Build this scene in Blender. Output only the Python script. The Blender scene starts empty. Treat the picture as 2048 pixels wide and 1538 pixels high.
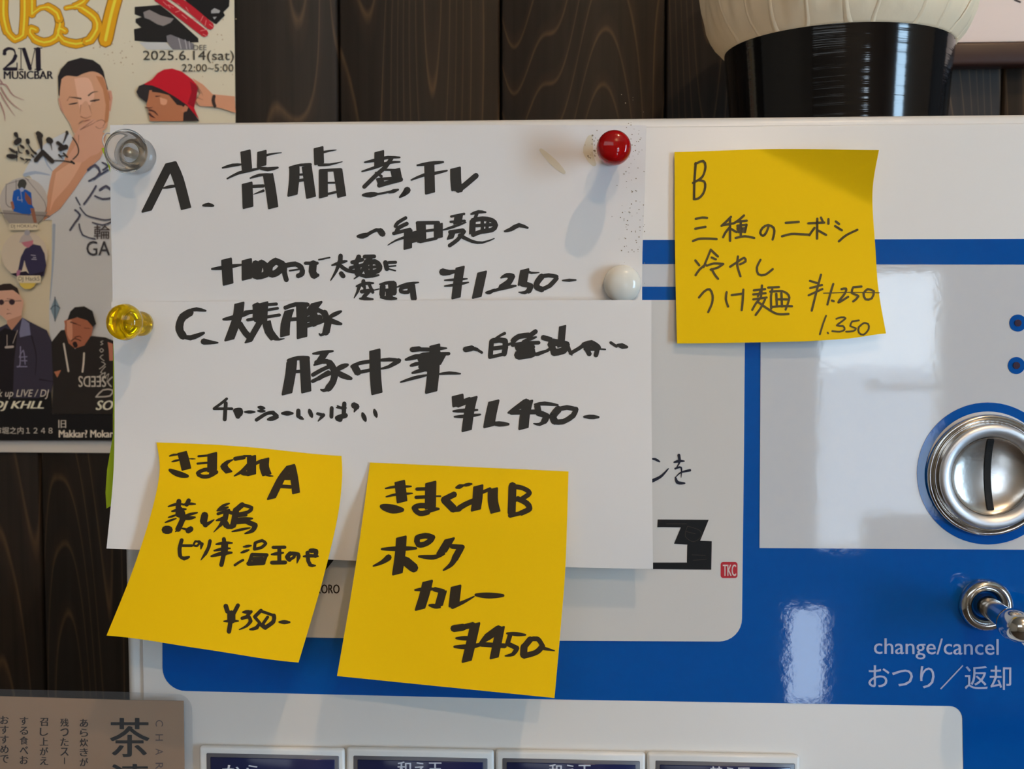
import bpy, bmesh, math, random
from mathutils import Vector, Matrix
random.seed(7)
S = bpy.context.scene
COL = S.collection
# ------------------------------------------------------------------ camera
FPX = 2200.0
CAM = Vector((0.0, -0.41, 1.30))
YAW, PITCH = math.radians(3.1), math.radians(3.3)
cd = bpy.data.cameras.new('camera'); cam = bpy.data.objects.new('camera', cd); COL.objects.link(cam)
cd.sensor_fit = 'HORIZONTAL'; cd.sensor_width = 36.0; cd.lens = 36.0 * FPX / 2048.0
cd.clip_start = 0.01
cam.location = CAM
cam.rotation_euler = (math.pi / 2 - PITCH, 0, YAW)
S.camera = cam
RM = cam.rotation_euler.to_matrix()
cd.dof.use_dof = True; cd.dof.focus_distance = 0.40; cd.dof.aperture_fstop = 22.0

# ------------------------------------------------------------------ world, lights, exposure
S.view_settings.view_transform = 'Standard'; S.view_settings.look = 'None'
S.view_settings.exposure = 0.0; S.view_settings.gamma = 1.0
w = bpy.data.worlds.new('sky'); S.world = w; w.use_nodes = True
wn = w.node_tree.nodes; wl = w.node_tree.links
bg = wn['Background']
sky = wn.new('ShaderNodeTexSky'); sky.sky_type = 'HOSEK_WILKIE' if False else 'PREETHAM'
sky.sun_direction = (0.5, 0.5, 0.7); sky.turbidity = 4.0
wmix = wn.new('ShaderNodeMix'); wmix.data_type = 'RGBA'; wmix.inputs[0].default_value = 0.75
wl.new(sky.outputs[0], wmix.inputs[6]); wmix.inputs[7].default_value = (0.66, 0.84, 1.0, 1)
wl.new(wmix.outputs[2], bg.inputs[0]); bg.inputs[1].default_value = 14.0

def light(name, kind, loc, energy, color, size=0.1, look=None, sy=None):
    d = bpy.data.lights.new(name, kind); d.energy = energy; d.color = color
    o = bpy.data.objects.new(name, d); COL.objects.link(o); o.location = loc
    if kind == 'AREA':
        d.size = size
        if sy: d.shape = 'RECTANGLE'; d.size_y = sy
    else:
        d.shadow_soft_size = size
    if look is not None:
        o.rotation_euler = (Vector(look) - Vector(loc)).to_track_quat('-Z', 'Y').to_euler()
    return o
# two warm ceiling lamps, daylight from the window on the right, soft light of the room
light('ceiling_lamp_light', 'POINT', (0.42, -0.76, 2.46), 17, (1.0, 0.70, 0.42), 0.009)
light('ceiling_lamp_light', 'POINT', (0.40, -1.90, 2.44), 23.0, (1.0, 0.72, 0.45), 0.012)
light('window_daylight', 'AREA', (2.35, -1.5, 1.25), 66, (0.50, 0.75, 1.0), 0.8, (0, 0, 1.3), 1.3)
light('room_light', 'AREA', (-0.9, -2.6, 2.3), 7, (0.86, 0.94, 1.0), 1.6, (0, 0, 1.2), 0.8)

# ------------------------------------------------------------------ helpers
def ray(px, py):
    return (RM @ Vector(((px - 1024.0) / FPX, -(py - 769.0) / FPX, -1.0)))
def P(px, py, y=0.0):
    """point where the sight line through a photo pixel meets the plane Y=y"""
    d = ray(px, py); t = (y - CAM.y) / d.y
    return CAM + d * t
def surf(f):
    return lambda px, py, lift=0.0: P(px, py, -(f(px, py) + lift))
def flat(y):
    return lambda px, py, lift=0.0: P(px, py, y - lift)

def srgb(r, g, b):
    def c(v):
        v = v / 255.0
        return v / 12.92 if v <= 0.04045 else ((v + 0.055) / 1.055) ** 2.4
    return (c(r), c(g), c(b), 1.0)
MATS = {}
def mat(name, col, rough=0.6, spec=0.4, metal=0.0, trans=0.0, ior=1.45, coat=0.0, bump=None, var=None, scale=50):
    if name in MATS: return MATS[name]
    m = bpy.data.materials.new(name); m.use_nodes = True
    n = m.node_tree.nodes; l = m.node_tree.links; b = n['Principled BSDF']
    b.inputs['Base Color'].default_value = col; b.inputs['Roughness'].default_value = rough
    b.inputs['Specular IOR Level'].default_value = spec; b.inputs['Metallic'].default_value = metal
    b.inputs['Transmission Weight'].default_value = trans; b.inputs['IOR'].default_value = ior
    b.inputs['Coat Weight'].default_value = coat
    if var or bump:
        tc = n.new('ShaderNodeTexCoord'); nz = n.new('ShaderNodeTexNoise')
        nz.inputs['Scale'].default_value = scale; nz.inputs['Detail'].default_value = 5
        l.new(tc.outputs['Object'], nz.inputs['Vector'])
        if var:
            mx = n.new('ShaderNodeMix'); mx.data_type = 'RGBA'
            mx.inputs[6].default_value = col; mx.inputs[7].default_value = var
            l.new(nz.outputs['Fac'], mx.inputs[0]); l.new(mx.outputs[2], b.inputs['Base Color'])
        if bump:
            bp = n.new('ShaderNodeBump'); bp.inputs['Strength'].default_value = bump; bp.inputs['Distance'].default_value = 0.001
            l.new(nz.outputs['Fac'], bp.inputs['Height']); l.new(bp.outputs[0], b.inputs['Normal'])
    MATS[name] = m
    return m
def ink(r, g, b, rough=0.55):
    return mat('print_%d_%d_%d' % (r, g, b), srgb(r, g, b), rough, 0.3)

def mk(name, verts, faces, m, parent=None, smooth=False):
    me = bpy.data.meshes.new(name); me.from_pydata([tuple(v) for v in verts], [], faces); me.validate(); me.update()
    o = bpy.data.objects.new(name, me); COL.objects.link(o)
    if m: me.materials.append(m)
    if smooth:
        for p in me.polygons: p.use_smooth = True
    if parent is not None:
        o.parent = parent; o.matrix_parent_inverse = parent.matrix_world.inverted()
    return o
def empty(name, loc, label, cat, group=None):
    o = bpy.data.objects.new(name, None); COL.objects.link(o); o.location = loc; o.empty_display_size = 0.02
    o['label'] = label; o['category'] = cat
    if group: o['group'] = group
    bpy.context.view_layer.update()
    return o
def tag(o, label, cat, group=None):
    o['label'] = label; o['category'] = cat
    if group: o['group'] = group
    return o
def box(name, x0, x1, y0, y1, z0, z1, m, parent=None, bev=0.0, seg=3):
    bm = bmesh.new(); bmesh.ops.create_cube(bm, size=1.0)
    for v in bm.verts:
        v.co = Vector((x0 + (v.co.x + .5) * (x1 - x0), y0 + (v.co.y + .5) * (y1 - y0), z0 + (v.co.z + .5) * (z1 - z0)))
    if bev > 0:
        bmesh.ops.bevel(bm, geom=bm.edges[:], offset=bev, segments=seg, profile=0.5, affect='EDGES')
    me = bpy.data.meshes.new(name); bm.to_mesh(me); bm.free()
    o = bpy.data.objects.new(name, me); COL.objects.link(o); me.materials.append(m)
    if bev > 0:
        for p in me.polygons: p.use_smooth = True
        me.set_sharp_from_angle(angle=math.radians(50)) if hasattr(me, 'set_sharp_from_angle') else None
    if parent is not None:
        o.parent = parent; o.matrix_parent_inverse = parent.matrix_world.inverted()
    return o

def catmull(pts, step):
    if len(pts) == 2: 
        out = []; a, b = pts; n = max(1, int(math.dist(a, b) / step))
        return [(a[0] + (b[0] - a[0]) * i / n, a[1] + (b[1] - a[1]) * i / n) for i in range(n + 1)]
    out = []
    for i in range(len(pts) - 1):
        p0 = pts[max(i - 1, 0)]; p1 = pts[i]; p2 = pts[i + 1]; p3 = pts[min(i + 2, len(pts) - 1)]
        n = max(2, int(math.dist(p1, p2) / step))
        for k in range(n):
            t = k / n
            out.append(tuple(0.5 * ((2 * p1[j]) + (-p0[j] + p2[j]) * t + (2 * p0[j] - 5 * p1[j] + 4 * p2[j] - p3[j]) * t * t
                                    + (-p0[j] + 3 * p1[j] - 3 * p2[j] + p3[j]) * t ** 3) for j in (0, 1)))
    out.append(pts[-1])
    return out
def hull(pts):
    pts = sorted(set((round(a, 3), round(b, 3)) for a, b in pts))
    if len(pts) < 3: return pts
    def half(ps):
        h = []
        for p in ps:
            while len(h) >= 2 and (h[-1][0] - h[-2][0]) * (p[1] - h[-2][1]) - (h[-1][1] - h[-2][1]) * (p[0] - h[-2][0]) <= 0: h.pop()
            h.append(p)
        return h[:-1]
    return half(pts) + half(pts[::-1])
def circ(c, r, n=8): return [(c[0] + r * math.cos(2 * math.pi * k / n), c[1] + r * math.sin(2 * math.pi * k / n)) for k in range(n)]
def nib(c, hw, th=None, ang=-14):
    th = th if th is not None else max(hw * 0.2, 1.2)
    ca, sa = math.cos(math.radians(ang)), math.sin(math.radians(ang))
    out = []
    for sx, sy in ((-1, -.5), (-.9, -1), (.9, -1), (1, -.5), (1, .5), (.9, 1), (-.9, 1), (-1, .5)):
        x, y = sx * hw, sy * th
        out.append((c[0] + x * ca - y * sa, c[1] + x * sa + y * ca))
    return out
def strokes(name, text, sf, m, parent, ox=0, oy=0, sc=1.0, lift=0.00012, step=9.0, fat=1.0, smooth=True):
    """marker / pen writing.  'r<w>' round pen of width w, 't<w>' tapering, 'b<w>' tapering at both ends, 'n<hw>' broad nib"""
    V, F = [], []
    rf = {'black_marker_ink': 1.32, 'black_ink_on_yellow': 1.18, 'brown_pen_ink': 1.08}.get(m.name, 1.0)
    for line in text.replace('\n', ';').split(';'):
        tk = line.split()
        if len(tk) < 2: continue
        kind = tk[0][0]; wd = float(tk[0][1:]) / sc * fat * (rf if kind != 'n' else (1.06 if rf > 1 else 1.0))
        pts = [tuple(float(v) for v in t.split(',')) for t in tk[1:]]
        pts = [(ox + a / sc, oy + b / sc) for a, b in pts]
        if len(pts) == 1: pts = pts * 2
        path = catmull(pts, step)
        if len(path) < 2: path = path * 2
        n = len(path)
        for i in range(n - 1):
            sh = []
            for k in (i, i + 1):
                t = k / (n - 1)
                if kind == 'n': sh += nib(path[k], wd)
                else:
                    q = 1.0
                    if kind == 't': q = 1.0 - 0.75 * t ** 1.3
                    if kind == 'b': q = 0.45 + 0.55 * math.sin(math.pi * min(max(t, 0.02), 0.98))
                    sh += circ(path[k], wd * 0.5 * q)
            h = hull(sh)
            if len(h) < 3: continue
            b0 = len(V)
            V += [sf(x, y, lift + (1.5e-6 * (len(F) % 30) if rf == 1.0 else 0.0)) for x, y in h]
            F.append(list(range(b0, b0 + len(h)))[::1])
    return mk(name, V, F, m, parent)
def poly(name, pts, sf, m, parent, ox=0, oy=0, sc=1.0, lift=0.0001, curve=False):
    if isinstance(pts, str): pts = [tuple(float(v) for v in t.split(',')) for t in pts.split()]
    pts = [(ox + a / sc, oy + b / sc) for a, b in pts]
    if curve:
        pts = catmull(pts + [pts[0]], 4.0)[:-1]
    return mk(name, [sf(x, y, lift) for x, y in pts], [list(range(len(pts)))[::-1]], m, parent)
def ellipse(cx, cy, rx, ry=None, n=28):
    ry = ry or rx
    return [(cx + rx * math.cos(2 * math.pi * k / n), cy + ry * math.sin(2 * math.pi * k / n)) for k in range(n)]
def rrect(x0, y0, x1, y1, r, n=6):
    out = []
    for cx, cy, a in ((x1 - r, y0 + r, -90), (x1 - r, y1 - r, 0), (x0 + r, y1 - r, 90), (x0 + r, y0 + r, 180)):
        for k in range(n + 1):
            t = math.radians(a + 90 * k / n); out.append((cx + r * math.cos(t), cy + r * math.sin(t)))
    return out
def text(name, s, boxpx, sf, m, parent, bold=0.0, shear=0.0, rot=0, slope=0.0, lift=0.00015):
    """lettering fitted to a pixel box (x0,y0,x1,y1); rot in quarter turns clockwise"""
    cu = bpy.data.curves.new(name, 'FONT'); cu.body = s; cu.size = 1.0; cu.shear = shear
    cu.resolution_u = 3; cu.fill_mode = 'FRONT'
    to = bpy.data.objects.new('tmp', cu); COL.objects.link(to)
    dg = bpy.context.evaluated_depsgraph_get()
    me = bpy.data.meshes.new_from_object(to.evaluated_get(dg))
    bpy.data.objects.remove(to); bpy.data.curves.remove(cu)
    vs = [v.co.copy() for v in me.vertices]
    if not vs: return None
    q = []
    for v in vs:
        x, y = v.x, -v.y
        for _ in range(rot % 4): x, y = -y, x
        q.append((x, y))
    ax, bx = min(p[0] for p in q), max(p[0] for p in q); ay, by = min(p[1] for p in q), max(p[1] for p in q)
    x0, y0, x1, y1 = boxpx
    for v, (x, y) in zip(me.vertices, q):
        u = (x - ax) / max(bx - ax, 1e-6); t = (y - ay) / max(by - ay, 1e-6)
        X = x0 + u * (x1 - x0); Y = y0 + t * (y1 - y0) + slope * (X - x0)
        v.co = sf(X, Y, lift)
    if bold > 0:       # heavier type: the same glyphs printed again a hair to each side
        hgt = (y1 - y0) if rot % 2 == 0 else (x1 - x0)
        sh = P(100 + bold * hgt * 0.9, 769) - P(100, 769)
        vs = [tuple(v.co) for v in me.vertices]; fs = [tuple(p.vertices) for p in me.polygons]; n = len(vs); V, F = [], []
        for q in (-1, 0, 1):
            V += [(a + sh.x * q, b - 0.00002 * (q + 1), c) for a, b, c in vs]; F += [tuple(i + n * (q + 1) for i in f) for f in fs]
        me2 = bpy.data.meshes.new(name); me2.from_pydata(V, [], F); bpy.data.meshes.remove(me); me = me2
    me.materials.clear(); me.materials.append(m); me.name = name
    o = bpy.data.objects.new(name, me); COL.objects.link(o)
    if parent is not None:
        o.parent = parent; o.matrix_parent_inverse = parent.matrix_world.inverted()
    return o
def lathe(name, prof, m, parent=None, seg=48, mtx=None, ripple=None, caps=True):
    """prof: (radius, height) turned about local Z"""
    V, F = [], []
    for (r, h) in prof:
        for k in range(seg):
            a = 2 * math.pi * k / seg; rr = r * (ripple(a, h) if ripple else 1.0)
            V.append(Vector((rr * math.cos(a), rr * math.sin(a), h)))
    for i in range(len(prof) - 1):
        for k in range(seg):
            F.append((i * seg + k, i * seg + (k + 1) % seg, (i + 1) * seg + (k + 1) % seg, (i + 1) * seg + k))
    if caps: F.append([(len(prof) - 1) * seg + k for k in range(seg)]); F.append([k for k in range(seg)][::-1])
    if mtx: V = [mtx @ v for v in V]
    o = mk(name, V, F, m, parent, True)
    return o
def sheet(name, left, right, top, sf, m, parent=None, nu=24, nv=24, th=0.00016, bottom=None):
    """a paper sheet: outline given by edge curves in photo pixels, bent by its height function, with real thickness"""
    L = catmull(left, 1e9 if False else 6); R = catmull(right, 6)
    def at(c, t):
        f = t * (len(c) - 1); i = min(int(f), len(c) - 2); g = f - i
        return (c[i][0] * (1 - g) + c[i + 1][0] * g, c[i][1] * (1 - g) + c[i + 1][1] * g)
    def edge(c, t, a, b):   # offset of the curve from its chord
        if not c: return 0.0
        p = at(c, t); return p[1] - (a[1] * (1 - t) + b[1] * t)
    T = catmull(top, 6) if top else None; B = catmull(bottom, 6) if bottom else None
    V, F = [], []
    for k in (0, 1):
        for j in range(nv + 1):
            v = j / nv
            for i in range(nu + 1):
                u = i / nu; a = at(L, v); b = at(R, v)
                x = a[0] * (1 - u) + b[0] * u; y = a[1] * (1 - u) + b[1] * u
                y += edge(T, u, at(L, 0), at(R, 0)) * (1 - v) + edge(B, u, at(L, 1), at(R, 1)) * v
                V.append(sf(x, y, 0.0) + Vector((0, th * k, 0)))
    N = (nu + 1) * (nv + 1)
    for j in range(nv):
        for i in range(nu):
            a = j * (nu + 1) + i
            F.append((a, a + nu + 1, a + nu + 2, a + 1)); F.append((N + a, N + a + 1, N + a + nu + 2, N + a + nu + 1))
    rim = [i for i in range(nu + 1)] + [(j + 1) * (nu + 1) + nu for j in range(nv)] + [nv * (nu + 1) + nu - 1 - i for i in range(nu)] + [(nv - 1 - j) * (nu + 1) for j in range(nv - 1)]
    for k in range(len(rim)):
        a, b = rim[k], rim[(k + 1) % len(rim)]; F.append((a, b, N + b, N + a))
    o = mk(name, V, F, m, parent, True)
    if hasattr(o.data, 'set_sharp_from_angle'): o.data.set_sharp_from_angle(angle=math.radians(40))
    return o
def sstep(a, b, x):
    t = min(max((x - a) / (b - a), 0), 1); return t * t * (3 - 2 * t)
MM = 0.001
PXM = 0.41 / FPX          # metres per photo pixel on the front plane

# ------------------------------------------------------------------ materials
def wood_mat():
    m = bpy.data.materials.new('stained_wood'); m.use_nodes = True
    n = m.node_tree.nodes; l = m.node_tree.links; b = n['Principled BSDF']
    tc = n.new('ShaderNodeTexCoord'); oi = n.new('ShaderNodeObjectInfo')
    ad = n.new('ShaderNodeVectorMath'); ad.operation = 'ADD'
    cb = n.new('ShaderNodeCombineXYZ'); mu = n.new('ShaderNodeMath'); mu.operation = 'MULTIPLY'; mu.inputs[1].default_value = 7.3
    l.new(oi.outputs['Random'], mu.inputs[0]); l.new(mu.outputs[0], cb.inputs[0]); l.new(mu.outputs[0], cb.inputs[2])
    l.new(tc.outputs['Object'], ad.inputs[0]); l.new(cb.outputs[0], ad.inputs[1])
    mp = n.new('ShaderNodeMapping'); mp.inputs['Scale'].default_value = (1.0, 0.3, 0.085); l.new(ad.outputs[0], mp.inputs[0])
    wv = n.new('ShaderNodeTexNoise'); wv.inputs['Scale'].default_value = 14; wv.inputs['Detail'].default_value = 1.0
    l.new(mp.outputs[0], wv.inputs['Vector'])
    m1 = n.new('ShaderNodeMath'); m1.operation = 'MULTIPLY'; m1.inputs[1].default_value = 46; l.new(wv.outputs['Fac'], m1.inputs[0])
    fr = n.new('ShaderNodeMath'); fr.operation = 'FRACT'; l.new(m1.outputs[0], fr.inputs[0])
    cr = n.new('ShaderNodeValToRGB'); e = cr.color_ramp.elements
    e[0].position = 0.0; e[0].color = srgb(52, 45, 39); e[1].position = 1.0; e[1].color = srgb(50, 43, 37)
    for p, c in ((0.60, srgb(49, 43, 38)), (0.82, srgb(60, 50, 42)), (0.91, srgb(100, 80, 60)), (0.97, srgb(54, 46, 40))):
        x = e.new(p); x.color = c
    l.new(fr.outputs[0], cr.inputs[0])
    nz = n.new('ShaderNodeTexNoise'); nz.inputs['Scale'].default_value = 60; nz.inputs['Detail'].default_value = 6
    mp2 = n.new('ShaderNodeMapping'); mp2.inputs['Scale'].default_value = (4, 1, 0.1); l.new(ad.outputs[0], mp2.inputs[0]); l.new(mp2.outputs[0], nz.inputs['Vector'])
    mx = n.new('ShaderNodeMix'); mx.data_type = 'RGBA'; mx.blend_type = 'MULTIPLY'; mx.inputs[0].default_value = 0.7
    l.new(cr.outputs[0], mx.inputs[6]); l.new(nz.outputs['Fac'], mx.inputs[7]); l.new(mx.outputs[2], b.inputs['Base Color'])
    b.inputs['Roughness'].default_value = 0.6; b.inputs['Specular IOR Level'].default_value = 0.25
    bp = n.new('ShaderNodeBump'); bp.inputs['Strength'].default_value = 0.25; bp.inputs['Distance'].default_value = 0.0006
    l.new(fr.outputs[0], bp.inputs['Height']); l.new(bp.outputs[0], b.inputs['Normal'])
    return m
WOOD = wood_mat()
PAPER = mat('white_paper', srgb(232, 230, 228), 0.85, 0.2, bump=0.5, var=srgb(226, 222, 218), scale=16)
PAPERC = mat('white_paper_lower', srgb(232, 230, 228), 0.85, 0.2, bump=0.5, var=srgb(226, 222, 218), scale=13)
YEL = mat('yellow_sticky', srgb(248, 201, 2), 0.75, 0.2, bump=0.03, scale=40)
INK = mat('black_marker_ink', srgb(52, 50, 47), 0.6, 0.3)
INK2 = mat('black_ink_on_yellow', srgb(48, 38, 22), 0.6, 0.3)
PEN = mat('brown_pen_ink', srgb(88, 74, 40), 0.6, 0.3)
WHITE = mat('machine_white_plastic', srgb(226, 225, 222), 0.3, 0.5, var=srgb(220, 219, 217), scale=6)
PANEL = mat('glossy_white_panel', srgb(206, 207, 208), 0.035, 0.5, bump=0.012, var=srgb(200, 203, 208), scale=300)
PLATE = mat('menu_plate_white', srgb(212, 209, 204), 0.12, 0.4, bump=0.03, scale=120)
BLUE = mat('glossy_blue_panel', srgb(2, 84, 168), 0.035, 0.5, bump=0.012, var=srgb(0, 78, 158), scale=300)
CHROME = mat('chrome', srgb(215, 213, 210), 0.12, metal=1.0, bump=0.05, scale=90)
CHROME2 = mat('brushed_chrome', srgb(232, 234, 238), 0.42, metal=1.0, bump=0.1, scale=200)
BLACK = mat('black_gap', srgb(14, 14, 15), 0.7)
LACQ = mat('black_lacquer', srgb(10, 10, 12), 0.09, 0.6, bump=0.2, scale=60)
for nd in [n for n in LACQ.node_tree.nodes if n.type == 'TEX_NOISE']:
    mp_ = LACQ.node_tree.nodes.new('ShaderNodeMapping'); mp_.inputs['Scale'].default_value = (0.12, 0.12, 6.0)
    LACQ.node_tree.links.new(nd.inputs['Vector'].links[0].from_socket, mp_.inputs[0]); LACQ.node_tree.links.new(mp_.outputs[0], nd.inputs['Vector'])
KANJI = mat('dark_ink_print', srgb(24, 24, 40), 0.5)

# ------------------------------------------------------------------ the room
WY = 0.17     # face of the wall behind the machine
def struct(o): o['kind'] = 'structure'; return o
PLAST = mat('warm_plaster', srgb(196, 186, 170), 0.9, var=srgb(186, 176, 160), scale=3)
FLOORM = mat('floor_boards', srgb(96, 80, 66), 0.5, var=srgb(82, 68, 56), scale=8)
rx0, rx1, ry0, rz1 = -2.4, 2.4, -3.2, 2.55
struct(box('floor', rx0 - .1, rx1 + .1, ry0 - .1, WY + .12, -0.05, 0.0, FLOORM))
struct(box('ceiling', rx0 - .1, rx1 + .1, ry0 - .1, WY + .12, rz1, rz1 + .05, PLAST))
struct(box('wall_left', rx0 - .1, rx0, ry0, WY, 0, rz1, PLAST))
wr = struct(box('wall_right', rx1, rx1 + .1, ry0, WY, 0, rz1, PLAST))
wb = struct(box('wall_back', rx0 - .1, rx1 + .1, WY + 0.018, WY + .12, 0, rz1, BLACK))
# planks of the back wall, joints at their photo positions
xa = P(85, 1150, WY).x; xb = P(676, 60, WY).x; xc = P(1001, 60, WY).x; xd = P(1332, 60, WY).x; xe = P(1422, 60, WY).x; xf = P(2006, 185, WY).x
pw = xc - xb
joints = [xa - 3 * pw, xa - 2 * pw, xa - pw, xa, (xa + xb) / 2 + 0.01, xb, xc, xd, xd + pw * 0.95, xf, xf + pw, xf + 2 * pw, xf + 3 * pw]
x = joints[0]
while x > rx0: x -= pw; joints.insert(0, max(x, rx0))
x = joints[-1]
while x < rx1: x += pw; joints.append(min(x, rx1))
for a, b in zip(joints, joints[1:]):
    if b - a < 0.01: continue
    o = box('plank', a + 0.0007, b - 0.0007, WY + random.uniform(0, .0006), WY + 0.02, 0.0, rz1, WOOD, wb, 0.0009, 1)
# opposite wall with the window and its surroundings, built as solid pieces round the opening
def opening_wall(name, x0, x1, z0, z1, y, holes, m):
    bm_v, bm_f = [], []
    xs = sorted({x0, x1, *[h[0] for h in holes], *[h[1] for h in holes]}); zs = sorted({z0, z1, *[h[2] for h in holes], *[h[3] for h in holes]})
    for i in range(len(xs) - 1):
        for j in range(len(zs) - 1):
            cx, cz = (xs[i] + xs[i + 1]) / 2, (zs[j] + zs[j + 1]) / 2
            if any(h[0] < cx < h[1] and h[2] < cz < h[3] for h in holes): continue
            b0 = len(bm_v)
            for yy in (y, y - 0.08):
                bm_v += [(xs[i], yy, zs[j]), (xs[i + 1], yy, zs[j]), (xs[i + 1], yy, zs[j + 1]), (xs[i], yy, zs[j + 1])]
            for f in ((0, 1, 2, 3), (7, 6, 5, 4), (0, 4, 5, 1), (1, 5, 6, 2), (2, 6, 7, 3), (3, 7, 4, 0)): bm_f.append([b0 + q for q in f])
    return mk(name, bm_v, bm_f, m)
def refl(px, py, Y):
    """where the mirror ray from a pixel on the front plane lands on the plane y=Y behind the camera"""
    p = P(px, py); d = ray(px, py); t = (Y - p.y) / (-d.y)
    return p.x + d.x * t, p.z + d.z * t
wx0, wz1 = refl(1742, 545, ry0); wx1, wz0 = refl(1878, 1035, ry0)
gx0, hz1 = refl(1640, 660, ry0); gx1, hz0 = refl(1738, 1100, ry0)
sx0, sz1 = refl(1578, 1215, ry0); sx1, sz0 = refl(1655, 1475, ry0)
holes = [(wx0, wx1, wz0, wz1), (gx0, wx0 - 0.0, hz0, hz1)]
holes = [(min(a, b), max(a, b), min(c, d), max(c, d)) for a, b, c, d in holes]
sh = (min(sx0, sx1), max(sx0, sx1), max(min(sz0, sz1), 0.02), max(sz0, sz1))
struct(opening_wall('wall_front', rx0, rx1, 0, rz1, ry0, holes + [sh], PLAST))
fr = mat('window_frame_paint', srgb(205, 205, 200), 0.4)
h = holes[0]
wf = struct(box('window_1', h[0] - .02, h[1] + .02, ry0 - .05, ry0 - .035, h[3] - 0.0, h[3] + .02, fr))
box('rail', h[0], h[1], ry0 - .05, ry0 - .03, h[2] + (h[3] - h[2]) * 0.52, h[2] + (h[3] - h[2]) * 0.55, fr, wf)
box('sill', h[0] - .02, h[1] + .02, ry0 - .06, ry0 + .02, h[2] - .02, h[2], fr, wf)
# a pale building across the street, seen only mirrored in the glossy panel
hb = box('building', -1.0, 4.5, ry0 - 3.2, ry0 - 3.0, -0.2, h[2] + (h[3] - h[2]) * 0.45, mat('pale_facade', srgb(190, 196, 204), 0.9))
tag(hb, 'pale low building across the street, mirrored in the glossy panel', 'building')

# ------------------------------------------------------------------ poster on the wall
PS = flat(WY - 0.0012)
pc = P(237, 905, WY)
poster = empty('poster', (P(150, 905, WY).x, WY - 0.001, P(150, 905, WY).z), 'cream event poster with gold numerals and printed people, on the planks at the left', 'poster')
CREAM = mat('poster_cream', srgb(238, 228, 198), 0.5, 0.4, var=srgb(222, 214, 194), scale=9)
PWHITE = mat('poster_border', srgb(222, 222, 222), 0.5)
a, b = P(-330, -160, WY), P(475, 907, WY)
box('sheet', a.x, b.x, WY - 0.0012, WY - 0.0001, b.z, a.z, PWHITE, poster)
poly('cream_ground', '-320,-150 467,-150 471,240 476,881 -320,881', PS, CREAM, poster, lift=0.0001)
L = [0.00015]
def lay():
    L[0] += 0.000025; return L[0]
def pink(c): return ink(*[min(250, int(v * 1.16)) for v in c])
def pp(name, pts, col, **k):
    return poly(name, pts, PS, pink(col), poster, lift=lay(), **k)
def ps(name, t, col, **k):
    return strokes(name, t, PS, pink(col), poster, lift=lay(), **k)
def pt(name, s, bx, col, **k):
    return text(name, s, bx, PS, pink(col), poster, lift=lay(), **k)
# splatter
tt = ';'.join('r%.1f %.0f,%.0f' % (random.uniform(1, 3.4), random.choice([random.gauss(215, 30), random.gauss(240, 25), random.gauss(430, 25)]), random.gauss(100, 35)) for _ in range(60))
ps('ink_splatter', tt, (168, 148, 116))['kind'] = 'stuff'
# gold numerals
G0 = 'r15 8,-14 7,30 14,62; r12 14,62 30,79 46,70; r14 46,70 49,30 49,-14; r13 64,-14 64,28; r9 64,28 80,16 96,14; r14 96,14 114,26 120,48; r14 120,48 112,76 88,85 70,78; r11 70,78 60,66 62,56 72,60; r12 180,-14 166,4 150,12; r8 132,16 150,13 164,16; r15 164,16 190,36 194,58 180,80; r14 180,80 152,88 128,82; r11 128,82 116,68 118,56 130,62; r22 234,-14 222,30 211,80'
ps('numeral_shadow', G0, (132, 88, 30), fat=1.42)
ps('numeral', G0, (208, 150, 24), fat=1.22)
ps('numeral_highlight', G0, (232, 200, 60), fat=0.28)
# 2M MUSICBAR
ps('lettering', 'r8 9,107; t7 9,102 16,97 28,100 31,112; t8 31,112 26,122 9,136; r7 9,138 32,138; r2 34,126 34,140; r1.6 42,97 42,139; r8 48,99 60,137; r1.6 61,138 70,98; r10 76,99 77,138; r2 37,97 50,97; r2 68,97 84,96; r2 38,139 46,139; r2 70,139 84,139', (34, 28, 40), step=4)
pt('lettering', 'MUSICBAR', (8, 142, 106, 158), (34, 28, 38), bold=0.07)
# collage at the top right
c = dict(ox=250, oy=0, sc=6.152)
pp('collage_photo', '120,85 430,60 560,160 900,470 905,520 700,525 500,520 270,515 120,500 110,360 200,340 130,275 130,232 205,210 120,175', (30, 28, 28), **c)
pp('collage_photo', '225,150 300,120 440,190 600,230 560,280 470,320 400,300 300,240 240,220', (128, 120, 118), **c)
pp('collage_photo', '170,520 500,520 590,610 270,610', (182, 182, 180), **c)
pp('collage_photo', '510,440 560,425 700,480 850,540 840,610 590,610 520,520', (112, 108, 112), **c)
ps('collage_line', 'r10 660,470 690,600; r10 740,490 760,600; r10 790,510 800,600', (170, 166, 168), **c)
pp('collage_photo', '720,-40 1290,-40 1280,80 1210,150 1230,190 1120,300 1050,250 900,170 780,60', (22, 20, 22), **c)
pp('collage_photo', '1060,130 1100,100 1170,130 1160,160 1060,165', (150, 150, 150), **c)
pp('collage_photo', '1080,210 1130,205 1100,240', (150, 150, 150), **c)
ps('red_band', 'r92 400,-20 560,90 980,410; r92 560,-60 800,110 1050,320', (168, 30, 42), smooth=False, **c)
ps('red_band_mark', 'r8 470,20 520,70; r8 560,100 530,60 600,90; r8 620,150 680,130; r8 700,180 760,230; r8 820,230 900,250; r8 930,380 1020,360; r8 960,420 1000,440; r8 930,260 960,200; r8 1000,250 980,330; r8 1040,300 1080,330; r8 750,90 780,140; r8 640,40 670,60', (205, 120, 118), **c)
pt('lettering', 'DEE', (387, 90, 413, 100), (92, 86, 82))
pt('lettering', '2025.6.14(sat)', (286, 101, 468, 126), (62, 56, 48))
pt('lettering', '22:00~5:00', (364, 128, 467, 143), (66, 60, 52))
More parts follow.
